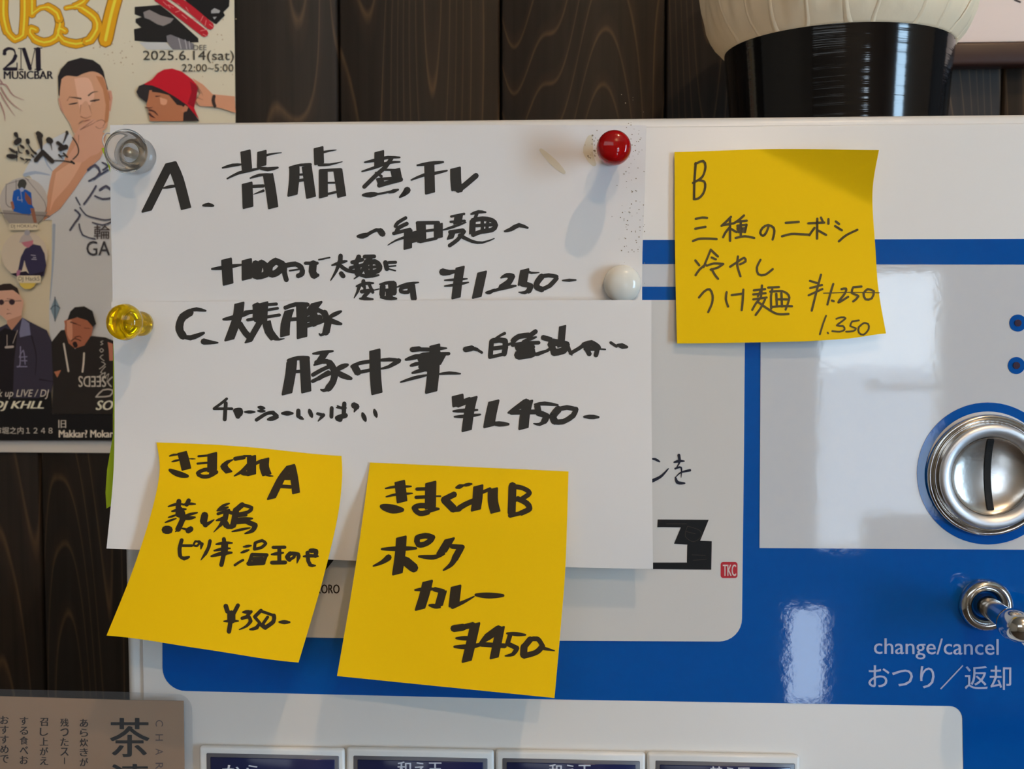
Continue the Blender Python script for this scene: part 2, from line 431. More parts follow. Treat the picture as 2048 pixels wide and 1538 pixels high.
# pale claw lines
ps('claw_line', 't3 0,168 12,170 26,190 48,200; t3 2,175 14,195 28,210 45,222; t3 0,185 16,212 30,232; t3 0,205 8,225 10,242; t3 4,165 -10,150 -30,150', (160, 124, 118), step=5)
# portrait 1: man resting his chin on his hand
pp('shirt', '45,350 62,318 75,300 100,280 135,262 160,290 200,305 226,300 226,705 100,705 98,620 103,560 104,440 86,440 92,400 60,352', (190, 194, 200))
for q in ('t8 50,350 70,345 100,350', 't5 85,300 95,330 108,345', 't6 108,450 106,520 100,600', 't6 120,300 130,330'): ps('shirt_fold', q, (150, 164, 182))
c = dict(ox=100, oy=110, sc=6.99)
pp('ear', '112,610 150,590 195,700 215,850 150,770', (188, 138, 116), **c)
pp('ear', '800,490 858,500 875,600 845,790 810,760', (192, 142, 120), **c)
pp('hair', '115,420 110,300 150,200 250,90 430,38 600,70 700,140 750,230 770,330 815,490 780,470 740,320 600,260 440,300 380,330 230,320 180,360 160,480 160,600 120,560', (36, 32, 34), **c)
pp('face', '160,340 230,290 380,300 440,270 600,230 740,300 800,480 830,600 830,780 810,930 770,1040 560,1130 400,1120 330,1080 280,960 210,850 160,700 135,560', (196, 148, 118), curve=True, **c)
pp('face_light', '340,330 540,330 620,560 560,700 480,820 420,760 380,560', (212, 168, 142), curve=True, **c)
pp('face_side', '640,290 740,310 800,480 828,600 828,780 810,930 760,960 780,700 740,480', (176, 120, 84), **c)
pp('nose', '435,700 500,640 545,700 585,830 500,885 425,840', (198, 150, 122), curve=True, **c)
ps('eyebrow', 't24 430,610 340,595 265,590; t22 540,565 600,520 670,512', (84, 62, 50), **c)
ps('eye', 'b20 265,690 330,680 385,668; b26 565,645 620,635 690,625; r34 622,637', (52, 40, 38), **c)
ps('face_line', 't9 430,700 420,830; t9 545,700 585,830; t12 430,860 500,885 580,850; r7 820,520 840,640; t9 240,640 280,570', (138, 84, 62), **c)
pp('forearm', '140,290 153,262 190,255 212,268 206,305 200,318 178,336 150,378 120,418 87,441 93,400 100,362 105,342 128,322', (190, 140, 112))
pp('forearm_light', '112,345 150,320 165,320 140,365 110,400 100,420', (206, 160, 132), curve=True)
pp('hand', '330,1130 400,1030 430,985 600,890 640,920 700,905 760,940 770,1000 735,1080 750,1250 680,1370 560,1420 440,1500 250,1450 370,1230', (198, 150, 126), curve=True, **c)
ps('hand_line', 't10 425,1045 540,960 620,905; t10 430,1040 600,960 640,930; r8 650,930 720,905 770,940 740,1000; t8 640,1000 690,1030 770,1000; t8 400,1120 400,1250', (128, 82, 68), **c)
ps('shirt_print', 'r5 176,340 190,330 200,345 188,358; r4 178,362 196,352 216,340; r4 205,325 216,332 206,340; r4 192,372 180,392 168,408; r5 200,380 212,372 222,380; r4 150,420 160,430 150,445 140,460; r3 152,395 160,410; r4 190,392 205,398 222,396; r3 160,415 172,430 190,436 210,440 224,438; r3 158,448 165,470 190,478; r3 185,445 205,450 222,444', (70, 72, 90))
pt('shirt_lettering', '輪', (188, 450, 220, 478), (54, 44, 46), bold=0.01)
pt('shirt_lettering', 'GA', (173, 482, 220, 511), (56, 56, 62), bold=0.02)
pp('diamond_mark', '110,594 120,616 110,642 101,618', (112, 134, 152))
ps('diamond_line', 'r2 110,594 110,642; r1.5 101,618 110,610 120,616', (60, 74, 90))
ps('mouth_line', 'b14 470,925 520,915 560,905', (150, 92, 78), ox=100, oy=110, sc=6.99)
ps('stubble', 'b16 400,960 440,930 470,915', (150, 112, 92), ox=100, oy=110, sc=6.99)
# brush calligraphy
ps('brush_lettering', '''t80 280,250 320,320; r100 290,400 340,360; b56 170,505 230,550 290,580; b90 130,635 210,650 300,650; t30 300,560 300,740; b56 360,450 430,500
r70 490,360 500,400; t46 640,600 570,540 500,430; r60 480,555 500,590; b40 360,670 430,710; r30 460,700 540,710; r30 560,620 600,660; t20 520,700 430,780; b26 320,480 340,570 400,590
r90 680,240 725,280; t90 700,300 730,450 740,540; r84 760,570 640,715; r84 770,580 930,735; r110 870,355 895,375; t26 905,420 925,540
r56 1190,215 1195,240; t40 1190,240 1160,330 1125,410; r66 1030,405 1110,470; r96 1080,510 1170,480; r22 950,720 1150,730 1300,765; r20 1290,310 1380,450 1395,590 1300,700; t34 1050,620 1110,690; r30 1130,590 1200,660; r34 1270,735 1320,775; r18 1070,640 1190,640''', (50, 44, 42), ox=0, oy=240, sc=8.904, step=3)
# portrait 2: man in a red bucket hat
c = dict(ox=250, oy=0, sc=6.152)
pp('arm', '830,960 960,1040 1080,1160 1350,1185 1362,1390 1200,1335 1080,1310 920,1305 870,1240 930,1150 880,1040', (196, 142, 112), **c)
pp('hat_brim', '140,1130 170,1060 240,1030 330,1045 430,1085 600,1170 760,1280 850,1390 915,1490 720,1490 500,1300 340,1200 260,1260 170,1190', (44, 40, 42), **c)
pp('face', '300,1110 430,1110 600,1190 700,1280 740,1360 715,1490 305,1490 290,1370 262,1290 285,1210', (172, 112, 80), curve=False, **c)
pp('face_light', '430,1200 520,1230 500,1290 440,1280', (206, 150, 120), curve=True, **c)
pp('hair', '340,1060 620,1180 770,1290 840,1400 880,1490 715,1490 720,1390 760,1350 700,1300 640,1290 540,1170 420,1140 330,1130', (44, 34, 34), **c)
pp('ear', '690,1360 740,1290 780,1320 760,1370 710,1380', (176, 116, 88), **c)
pp('hat', '240,1030 330,980 400,900 480,855 580,843 700,880 830,980 900,1065 880,1200 850,1330 880,1400 915,1475 760,1290 600,1180 430,1090 330,1050 240,1042', (182, 22, 40), **c)
pp('hat_side', '800,1000 900,1065 880,1200 850,1320 770,1280 820,1130', (142, 16, 34), **c)
ps('wristband', 'r42 1095,1185 1085,1240 1105,1305', (56, 44, 42), **c)
ps('face_line', 't22 300,1355 360,1370 405,1420; t30 300,1400 330,1430 370,1450; t14 380,1185 440,1180; t18 255,1320 290,1330 340,1320', (76, 42, 38), **c)
ps('hand_line', 't9 880,1050 930,1120 960,1180; t9 890,1200 960,1230', (130, 84, 64), **c)
# round photographs
c = dict(ox=0, oy=300, sc=4.8077)
pp('round_photo', ellipse(47, 402, 48, 47), (176, 172, 168))
pp('round_photo_floor', '5,420 95,424 88,434 75,447 18,447 8,434', (140, 136, 132))
ps('photo_line', 'r7 60,330 60,520 110,550; r7 155,290 155,380; r5 250,270 430,500 440,600; r5 60,330 230,280; r9 0,605 470,635; r5 280,290 240,270', (104, 98, 98), **c)
pp('seated_figure', '130,395 170,375 250,380 300,410 310,530 330,560 280,632 130,590 118,470', (26, 84, 168), **c)
pp('figure_arm', '240,400 300,470 306,530 270,520 240,470', (128, 78, 66), **c)
pp('figure_leg', '290,560 330,560 355,700 325,700', (140, 96, 78), **c)
pp('figure_arm', '100,500 125,490 140,560 120,580', (150, 98, 78), **c)
ps('figure_head', 'r84 215,320 210,340', (62, 62, 58), **c)
ps('figure_detail', 'r44 210,380; r8 175,450 170,480 215,480; r6 200,400 212,500', (150, 160, 190), **c)
pp('name_tag', rrect(19, 447, 77, 460, 3), (206, 198, 176))
pt('lettering', 'DJ HOKKUN', (22, 449, 74, 457), (88, 78, 60))
pp('round_photo', ellipse(49, 509, 46, 46), (194, 186, 172))
pp('round_photo', '38,566 72,566 68,573 60,578 50,578 42,573', (206, 184, 92))
pp('figure_jacket', '240,950 320,905 390,920 430,1000 445,1110 420,1215 285,1205 250,1120 235,1060 210,1160 172,1165 200,1030', (50, 48, 78), **c)
pp('figure_trousers', '100,1190 250,1165 290,1200 430,1165 400,1222 170,1222', (34, 26, 44), **c)
pp('figure_face', '195,880 320,868 318,905 270,942 235,925', (176, 112, 130), **c)
pp('figure_hat', '182,890 200,840 240,800 290,820 318,868 200,890', (172, 166, 168), **c)
ps('figure_hat', 'r60 262,795', (150, 152, 164), **c)
pp('figure_hand', '160,1160 200,1150 190,1200 160,1215', (160, 108, 140), **c)
ps('figure_detail', 'r7 300,1010 340,1015; r7 320,1035 345,1035; r7 305,1050 350,1052', (160, 160, 180), **c)
pp('name_tag', rrect(34, 551, 82, 566, 3), (206, 198, 176))
pt('lettering', 'DJ HackS', (37, 553, 79, 564), (90, 82, 60))
# portrait 3: man in sunglasses and a navy jacket
c = dict(ox=0, oy=560, sc=4.2735)
pp('dark_ground', '-320,704 100,704 104,828 226,828 226,881 -320,881', (22, 21, 24))
pp('hair', '-60,120 -20,50 30,32 90,30 150,70 175,150 120,100 0,95', (46, 38, 38), **c)
pp('face', '-50,95 110,85 165,125 200,180 195,230 180,310 120,350 60,350 20,310 -40,280', (200, 160, 142), **c)
pp('neck', '60,345 185,300 175,420 100,450 60,420', (176, 132, 112), **c)
pp('jacket', '-100,450 60,375 100,430 190,320 280,370 400,430 440,520 462,860 440,950 330,1010 -100,1010', (52, 50, 66), **c)
pp('undershirt', '40,410 150,440 120,700 110,1010 -100,1010 -60,600 0,440', (28, 25, 30), **c)
pp('collar', '190,320 250,370 262,470 170,490 165,450', (112, 116, 148), **c)
ps('sunglasses', 'r52 102,188; r48 12,190; r5 40,180 80,178; r5 125,180 180,178', (52, 40, 50), **c)
ps('face_line', 't9 60,290 80,285 100,290; t6 62,250 80,258; r6 60,160 110,165', (140, 90, 80), **c)
ps('necklace', 'r5 60,470 60,570; r5 150,430 110,540; r20 50,575 110,570', (170, 162, 158), **c)
ps('jacket_emblem', 'r9 175,570 170,730 145,740 230,740; r9 165,660 200,600 215,720; r9 175,660 230,655; r9 185,690 230,690', (120, 120, 150), **c)
ps('jacket_fold', 't14 270,480 310,650 300,820; t14 340,850 460,870', (34, 33, 44), **c)
# portrait 4: man in a cap and hooded top
pp('hooded_top', '440,530 520,430 560,425 640,590 780,478 900,490 972,520 972,1145 440,1145 455,900', (38, 35, 34), **c)
pp('ear', '548,350 575,335 580,400 560,410', (170, 112, 90), **c)
pp('face', '560,345 600,320 700,320 800,380 782,470 720,560 640,585 585,540 552,420', (158, 100, 76), **c)
pp('face_light', '570,350 610,340 620,460 610,520 575,470', (192, 138, 114), curve=True, **c)
pp('cap', '575,345 600,270 640,232 720,225 790,265 822,375 795,402 745,345 660,318', (34, 32, 32), **c)
ps('eye', 'b9 625,370 690,390; b9 720,410 770,415; t9 640,490 680,480 700,500; t12 605,360 660,375', (66, 38, 34), **c)
ps('goatee', 'r40 640,545 645,560; r8 610,520 640,500 690,520', (38, 26, 26), **c)
ps('drawstring', 'r15 545,545 565,660 585,780; r15 718,625 715,700 705,785', (190, 182, 174), **c)
pp('hand', '920,530 965,545 970,690 935,690 930,600', (176, 118, 98), **c)
pp('hand', '462,785 522,770 490,835', (170, 112, 84), **c)
ps('sleeve_lettering', 'r6 880,520 860,530 880,545 860,555; r6 868,585 852,600 868,618 884,600 868,585; r6 880,640 855,660 890,690; r7 870,700 900,720 850,760; r7 900,740 860,790 900,800; r7 850,820 900,790 880,850; t8 860,870 930,800 900,900; r12 960,830 920,870 950,910; r12 820,1000 880,940 960,940 940,990 820,1000', (170, 166, 160), **c)
pt('sleeve_lettering', 'SEEDS', (157, 752, 212, 774), (188, 184, 176), bold=0.02, rot=2)
pt('lettering', 'k up LIVE / DJ', (-4, 779, 98, 798), (200, 196, 188), shear=0.25)
pt('lettering', 'DJ KHLL', (-14, 802, 87, 822), (222, 216, 200), bold=0.07, shear=0.3)
pt('lettering', 'SO', (192, 801, 226, 820), (222, 216, 200), bold=0.07, shear=0.3)
pt('lettering', '新市堀之内１２４８', (-26, 854, 105, 868), (200, 196, 190))
pt('lettering', '旧', (117, 840, 132, 856), (200, 196, 190), bold=0.02)
pt('lettering', 'Makkar? Mokar', (118, 860, 226, 875), (214, 208, 198), bold=0.06)

# ------------------------------------------------------------------ framed board high on the wall, right
BX0, BX1 = P(1935, 90, WY).x, P(2600, 90, WY).x
bz0, bz1 = P(2000, 93, WY).z, P(2000, -500, WY).z
brd = empty('framed_board', ((BX0 + BX1) / 2, WY - .008, P(2000, 140, WY).z), 'white board in a dark brown wooden frame on the wall at the top right', 'board')
FRM = mat('dark_brown_frame', srgb(58, 34, 30), 0.4, 0.5, var=srgb(48, 28, 24), scale=30)
BRD = mat('white_board', srgb(232, 216, 208), 0.6)
fz = P(2000, 140, WY).z
FX0 = P(1890, 120, WY).x
box('panel', BX0 - 0.03, BX1, WY - .006, WY - .0005, bz0 - .002, bz1, BRD, brd)
box('frame_rail', FX0 - .02, BX1 + .01, WY - .012, WY - .0005, fz, bz0, FRM, brd, 0.002)
box('frame_rail', FX0 - .02, BX1 + .01, WY - .012, WY - .0005, bz1, bz1 + (bz0 - fz), FRM, brd, 0.002)
box('frame_stile', BX1, BX1 + .012, WY - .012, WY - .0005, fz, bz1, FRM, brd, 0.002)
strokes('lettering', 'r4 2030,0 2040,4', flat(WY - .006), ink(60, 50, 50), brd)

# ------------------------------------------------------------------ ticket machine
mx0 = P(248, 1150).x; mx1 = P(2620, 800).x; mz1 = P(1100, 236).z
mach = empty('ticket_machine', ((mx0 + mx1) / 2, 0.08, 0.0), 'white and blue ticket vending machine with chrome coin slot, standing before the dark plank wall', 'ticket machine')
box('body', mx0, mx1, 0.0, 0.158, 0.0, mz1, WHITE, mach, 0.0035, 4)
FP = 0.0012
fx0 = P(284, 1200).x; fz1 = P(1100, 256).z
bb = box('front_panel', fx0, mx1 - 0.006, -FP, 0.002, 0.25, fz1, WHITE, mach, 0.0006, 2)
FS = flat(-FP)
def slab(name, pts, m, parent, y, th=0.0004, curve=False):
    """a flat plate cut to an outline, with thickness"""
    if isinstance(pts, str): pts = [tuple(float(v) for v in t.split(',')) for t in pts.split()]
    n = len(pts)
    V = [P(a, b, y - th) for a, b in pts]; V += [Vector((v.x, y, v.z)) for v in V]
    F = [list(range(n))[::-1], list(range(n, 2 * n))] + [(i, (i + 1) % n, n + (i + 1) % n, n + i) for i in range(n)]
    return mk(name, V, F, m, parent)
def arc(cx, cy, r, a0, a1, n=8):
    return [(cx + r * math.cos(math.radians(a0 + (a1 - a0) * k / n)), cy + r * math.sin(math.radians(a0 + (a1 - a0) * k / n))) for k in range(n + 1)]
# blue printed field: bottom edge follows the machine
blue = [(322, 560), (2600, 560), (2600, 1600), (1928, 1600), (1925, 1438)] + arc(1899, 1438, 26, 0, -90, 6) + [(1000, 1397), (372, 1382)] + arc(372, 1335, 47, 90, 180, 8)
slab('blue_field', blue, BLUE, mach, -FP, 0.00015)
slab('blue_stripe', [(322, 482), (1290, 480), (2600, 476), (2600, 530), (1290, 528), (322, 528)], BLUE, mach, -FP, 0.00015)
slab('white_band', [(322, 528), (2600, 530), (2600, 575), (1000, 573), (322, 572)], PANEL, mach, -FP - .00015, 0.00002)
slab('menu_plate', [(338, 600), (1400, 600)] + arc(1446, 640, 44, -90, 0, 6)[1:] + [(1488, 900), (1484, 1236)] + arc(1438, 1237, 46, 0, 90, 8) + [(1000, 1281), (372, 1271)] + arc(372, 1236, 36, 90, 180, 5), PLATE, mach, -FP - .00015, 0.0006)
slab('coin_panel', [(1522, 545), (2600, 545), (2600, 1103), (1519, 1096)], PANEL, mach, -FP - .00015, 0.0002)
# menu plate printing
MS = flat(-FP - .00075)
strokes('brush_lettering', 'b24 108,352 140,356 178,378; t34 112,550 190,510 258,440; b26 308,382 350,372 400,372; t28 352,318 358,380 330,430; t20 320,440 372,430 372,520; t24 452,455 370,475 320,520; b30 322,520 340,565 405,572', MS, KANJI, mach, ox=1280, oy=840, sc=4.525, step=3)
poly('black_emblem', '160,900 622,903 545,1092 650,1097 645,1355 100,1350 100,1290 425,1290 428,1128 308,1120 370,972 158,970', MS, ink(20, 20, 22), mach, ox=1280, oy=840, sc=4.525)
strokes('emblem_tracing', 'r5 240,940 420,940; r4 430,960 540,1000 550,1060 480,1100 410,1050 430,960; r4 470,1220 590,1225; r4 480,1270 600,1260; r4 420,1010 500,1030', MS, ink(62, 56, 46), mach, ox=1280, oy=840, sc=4.525, lift=0.0002, step=3)
sl = slab('red_seal', rrect(1441.5, 1124, 1475, 1156, 5), ink(186, 44, 54), mach, -FP - .00075, 0.0001)
text('seal_lettering', 'TKC', (1446, 1129, 1472, 1152), flat(-FP - .00085), ink(222, 200, 196), sl, bold=0.02)
poly('black_emblem', '200,60 420,60 372,190 225,372 120,372', MS, ink(26, 20, 14), mach, ox=620, oy=1090, sc=7.32)
text('lettering', 'TOKORO', (607, 1169, 679, 1187), MS, ink(40, 30, 22), mach, bold=0.03)
# blue field printing
BS = flat(-FP - .00015)
LET = mat('pale_lettering', srgb(176, 184, 214), 0.4)
text('lettering', 'change/cancel', (1748, 1276, 1997, 1318), BS, LET, mach, bold=0.008, slope=0.008)
text('lettering', 'おつり／返却', (1737, 1328, 2022, 1377), BS, LET, mach, bold=0.008, slope=0.012)
slab('pale_mark', '2024,1262 2060,1262 2060,1306', PANEL, mach, -FP - .00015, 0.0001)
# coin entry
def disc(name, cx, cy, prof, m, parent, seg=64, y=-FP, caps=False):
    c = P(cx, cy, y)
    M = Matrix.Translation(c) @ Matrix.Rotation(math.pi / 2, 4, 'X')      # local Z -> world -Y
    return lathe(name, prof, m, parent, seg, M, caps=caps)
CS = -FP - .00035
CX, CY = 1976, 947
ringpts = ellipse(CX, CY, 142, 142, 72)
slab('blue_ring', ringpts, BLUE, mach, CS, 0.0002)
slab('white_ring', ellipse(CX, CY, 124, 124, 64), PANEL, mach, CS - .0002, 0.0002)
k = PXM
coin = disc('coin_entry', CX, CY + 3, [(120 * k, 0), (119 * k, .0014), (116 * k, .0021), (112 * k, .0019), (108 * k, .0009), (105 * k, .0006), (103.5 * k, .002), (102.5 * k, .0046)], CHROME, mach, 72, CS - .0004)
rim = disc('coin_rim', CX, CY + 3, [(102.5 * k, .0044), (101 * k, .0052), (96 * k, .0058), (88 * k, .0056), (82 * k, .0050), (78 * k, .0040), (77 * k, .003)], CHROME2, coin, 72, CS - .0004)
SATIN = mat('satin_chrome', srgb(205, 200, 194), 0.24, metal=1.0, bump=0.1, scale=200)
prof = [(77.5 * k * math.cos(t * math.pi / 2 / 9), .0034 - .0032 * math.sin(t * math.pi / 2 / 9)) for t in range(0, 9)]
disc('coin_dish', CX, CY + 3, prof + [(0.0003, .0002)], SATIN, coin, 64, CS - .0004)
sl = P(1974, 948, CS)
slv, slf = [], []
for j in range(13):
    t = j / 12; zz = sl.z + (0.5 - t) * 136 * k * 1.0; r = abs(0.5 - t) * 136 * k
    dep = .0034 - .0032 * math.sqrt(max(0, 1 - (r / (77.5 * k)) ** 2)) 
    yy = CS - .0004 - dep - .0006; bow = -0.0006 * math.sin(math.pi * t) - .0004 + t * .0006
    for dx in (-6.2 * k, 6.2 * k): slv.append((sl.x + dx + bow + .0005, yy, zz)); slv.append((sl.x + dx + bow + .0005, yy + .0012, zz))
for j in range(12):
    a = j * 4; b = a + 4
    slf += [(a, a + 2, b + 2, b), (a + 1, b + 1, b + 3, a + 3), (a, b, b + 1, a + 1), (a + 2, a + 3, b + 3, b + 2)]
slf += [(0, 1, 3, 2), (48, 50, 51, 49)]
o = mk('coin_slot', slv, slf, BLACK, coin)
# small round windows
for (hx, hy) in ((2036, 646), (2033, 731)):
    r = slab('round_window', ellipse(hx, hy, 17, 17, 32), BLUE, mach, CS, 0.0002)
    slab('lens', ellipse(hx + .5, hy, 7, 7, 20), ink(52, 30, 50), r, CS - .0002, 0.0003)
# return lever
lev = disc('return_lever', 1970, 1209, [(52 * k, 0), (52 * k, .001), (49 * k, .0026), (42 * k, .0036), (35 * k, .0034), (29 * k, .002), (26 * k, .0004)], CHROME, mach, 48, -FP - .00015)
disc('stem', 1970, 1209, [(23 * k, 0), (21 * k, .003), (20 * k, .022), (20 * k, .026)], CHROME, lev, 40, -FP - .00015, True)
c = P(1970, 1209, 0) + Vector((0.0, -.026, 0))
M = Matrix.Translation(c) @ Matrix.Rotation(math.radians(90), 4, 'X') @ Matrix.Rotation(math.radians(10), 4, 'Y')
hd = lathe('knob', [(.0022, -.0042), (.0040, -.0036), (.0052, -.002), (.0056, .0005), (.0054, .004), (.0046, .007), (.003, .0088), (.0003, .0094)], CHROME, lev, 40, M)
hv = lathe('handle', [(.0030, 0), (.0034, .004), (.0036, .012), (.0034, .022), (.002, .026), (.0003, .027)], CHROME, lev, 32, Matrix.Translation(c) @ Matrix.Rotation(math.radians(96), 4, 'Y'))

# button panel and ticket buttons
bx = [(402, 692, 1487), (695, 989, 1490), (992, 1290, 1495), (1293, 1597, 1500)]
inner = [(413, 678, 1506), (707, 975, 1511), (1005, 1280, 1516), (1311, 1590, 1521)]
BTNW = mat('button_frame_white', srgb(224, 226, 226), 0.25, 0.5)
DKB = mat('button_dark_window', srgb(26, 34, 78), 0.15, 0.5)
DGR = mat('button_inner_grey', srgb(96, 98, 108), 0.3, 0.5)
words = ['から', '和え玉', '和え玉', '替え玉']
lines = [(445, 520), (795, 884), (1098, 1182), (1420, 1500)]
for i, ((x0, x1, y0), (a0, a1, b0)) in enumerate(zip(bx, inner)):
    p0, p1 = P(x0, y0, -FP), P(x1, y0 + 3, -FP)
    hgt = 0.052
    bt = box('ticket_button', p0.x, p1.x, -FP - .003, -FP, p0.z - hgt, p0.z, BTNW, mach, 0.0012, 3)
    q0, q1 = P(a0, b0, -FP - .003), P(a1, b0, -FP - .003)
    box('window_surround', q0.x, q1.x, -FP - .0033, -FP - .0028, p0.z - hgt + .003, q0.z, DGR, bt, 0.0003, 1)
    box('button_window', q0.x + .0016, q1.x - .0016, -FP - .0036, -FP - .003, p0.z - hgt + .005, q0.z - .0014, DKB, bt, 0.0002, 1)
    text('lettering', words[i], (lines[i][0], b0 + (12 if i else 24), lines[i][1], b0 + (42 if i else 50)), flat(-FP - .0036), ink(206, 212, 226), bt, bold=0.02)
    for row in range(1, 2):
        pass

# ------------------------------------------------------------------ tub with a cloth cover on the machine
ty = 0.078
tc_ = P(1673, 200, ty); 
s_ = (ty - CAM.y) / FPX                # metres per pixel at that depth
tub = empty('lacquered_tub', (tc_.x, ty, mz1), 'glossy black lacquered tub under the cloth cover, standing on the ticket machine', 'tub')
M = Matrix.Translation((tc_.x, ty, mz1)) @ Matrix.Rotation(math.radians(-0.3), 4, 'Y')
RT = 215 * s_
hh = (P(1672, 47, ty - RT * .9).z - mz1)
lathe('shell', [(RT * .88, 0), (RT * .935, .0008), (RT * .94, .003), (RT * .945, hh * .2), (RT * .97, hh * .6), (RT, hh - .001), (RT * 1.0, hh + .0005), (RT * .93, hh + .0005), (RT * .9, hh * .5), (RT * .88, .004)], LACQ, tub, 72, M)
cov = empty('cloth_cover', (tc_.x, ty, mz1 + hh), 'gathered cream cotton cloth cover puffed over the black tub', 'cloth')
CLOTH = mat('cream_cotton', srgb(250, 234, 204), 0.95, 0.1, bump=0.9, var=srgb(226, 210, 182), scale=45)
def rip(a, h):
    t = min(max((h - hh) / 0.02, 0), 1)
    return 1 + t * (0.014 * math.sin(9 * a + 1) + 0.010 * math.sin(17 * a + 2 + 60 * h) + 0.012 * abs(math.sin(11 * a + 0.7 + 25 * h)) ** 5 + 0.008 * math.sin(38 * a - 120 * h) + 0.004 * math.sin(67 * a + 30 * h))
cprof = [(1.004, -.0008), (1.02, 0.0), (1.05, .0018), (1.09, .004), (1.13, .0075), (1.165, .012), (1.19, .018), (1.205, .026), (1.20, .038), (1.17, .050), (1.05, .066), (.8, .080), (.4, .088), (.02, .09)]
lathe('cloth', [(RT * r, hh + z) for r, z in cprof], CLOTH, cov, 240, M, rip)
for kk, (ad, wdt) in enumerate(((-158, 1.0), (-143, .7), (-131, 1.1), (-117, .8), (-99, 1.2), (-86, .7), (-66, 1.0), (-52, .8), (-37, 1.1), (-24, .8))):
    a = math.radians(ad)
    V, F = [], []
    for j, (r, z) in enumerate(cprof[:9]):
        aw = a + (0.02 * math.sin(kk * 2.1 + j * .5)) + z * (0.8 if kk % 2 else -0.6)
        rr = RT * r * rip(aw, hh + z) + .0001; tw = (1 - j / 9) * wdt
        for da, up in ((-0.03, 0), (-0.008, .0005 * tw), (0.004, .0006 * tw), (0.028, 0)):
            V.append(M @ Vector(((rr + up) * math.cos(aw + da * tw), (rr + up) * math.sin(aw + da * tw), hh + z)))
    for j in range(8):
        b = j * 4
        for q in range(3): F.append((b + q, b + q + 1, b + q + 5, b + q + 4))
    mk('gather_fold', V, F, CLOTH, cov, True)

# ------------------------------------------------------------------ laminated leaflet, bottom left
LY = -0.0045
lf = empty('laminated_leaflet', (P(180, 1538, LY).x, LY, P(180, 1540, LY).z - .06), 'laminated brown leaflet with a big black tea character at the bottom left', 'leaflet')
KRAFT = mat('kraft_print', srgb(182, 148, 118), 0.7, 0.3, bump=0.1, var=srgb(158, 126, 98), scale=24)
slab('printed_sheet', [(-300, 1384), (253, 1400), (367, 1402), (374, 1900), (-300, 1900)], KRAFT, lf, LY, 0.0003)
film = bpy.data.materials.new('clear_film'); film.use_nodes = True
fn = film.node_tree.nodes; fl = film.node_tree.links; fn.remove(fn['Principled BSDF'])
tr = fn.new('ShaderNodeBsdfTransparent'); tr.inputs[0].default_value = (0.93, 0.94, 0.95, 1); gl = fn.new('ShaderNodeBsdfGlossy'); gl.inputs['Roughness'].default_value = 0.25
df = fn.new('ShaderNodeBsdfDiffuse'); df.inputs[0].default_value = (0.8, 0.82, 0.85, 1)
m1 = fn.new('ShaderNodeMixShader'); m1.inputs[0].default_value = 0.5; m2 = fn.new('ShaderNodeMixShader'); m2.inputs[0].default_value = 0.055
fl.new(gl.outputs[0], m1.inputs[1]); fl.new(df.outputs[0], m1.inputs[2]); fl.new(tr.outputs[0], m2.inputs[1]); fl.new(m1.outputs[0], m2.inputs[2])
fl.new(m2.outputs[0], fn['Material Output'].inputs[0])
slab('clear_film', [(-300, 1372), (250, 1384), (352, 1388)] + arc(352, 1420, 32, -90, 0, 6) + [(390, 1900), (-300, 1900)], film, lf, LY - .0005, 0.0002)
LS = flat(LY - .0003)
TK = mat('leaflet_ink', srgb(44, 32, 26), 0.6)
for cx, s, y0 in ((9, 'おすすめで', 1432), (48, 'する食べお', 1434), (88, '召し上がえ', 1436), (129, '残ったスー', 1437), (168, 'あら炊きが', 1438)):
    for i, ch in enumerate(s):
        if ch == 'ー': text('lettering', 'l', (cx - 1, y0 + i * 19 + 2, cx + 1, y0 + i * 19 + 15), LS, TK, lf)
        else: text('lettering', ch, (cx - 8, y0 + i * 19.5, cx + 8, y0 + i * 19.5 + 16), LS, TK, lf, bold=0.04)
text('lettering', '茶', (221, 1436, 298, 1514), LS, ink(14, 12, 12), lf, bold=0.02)
text('lettering', '漬', (221, 1528, 298, 1606), LS, ink(14, 12, 12), lf, bold=0.02)
for i, ch in enumerate('CHAR'):
    text('lettering', ch, (311, 1440 + i * 28.5, 326, 1453 + i * 28.5), LS, mat('leaflet_grey', srgb(98, 80, 74), 0.6), lf, rot=1)

# ------------------------------------------------------------------ green strip and wire loop behind the sheets
GRN = mat('yellow_green_strip', srgb(164, 196, 30), 0.7)
g = slab('green_paper_strip', '203,297 211,294 236,322 300,340 300,1000 229,1008 213,1017 211,985 214,940 220,905 226,870 226,690 230,640 236,400 216,330', GRN, None, -0.0016, 0.0003)
tag(g, 'yellow-green paper strip peeking out behind the left edge of the white sheets', 'paper strip')

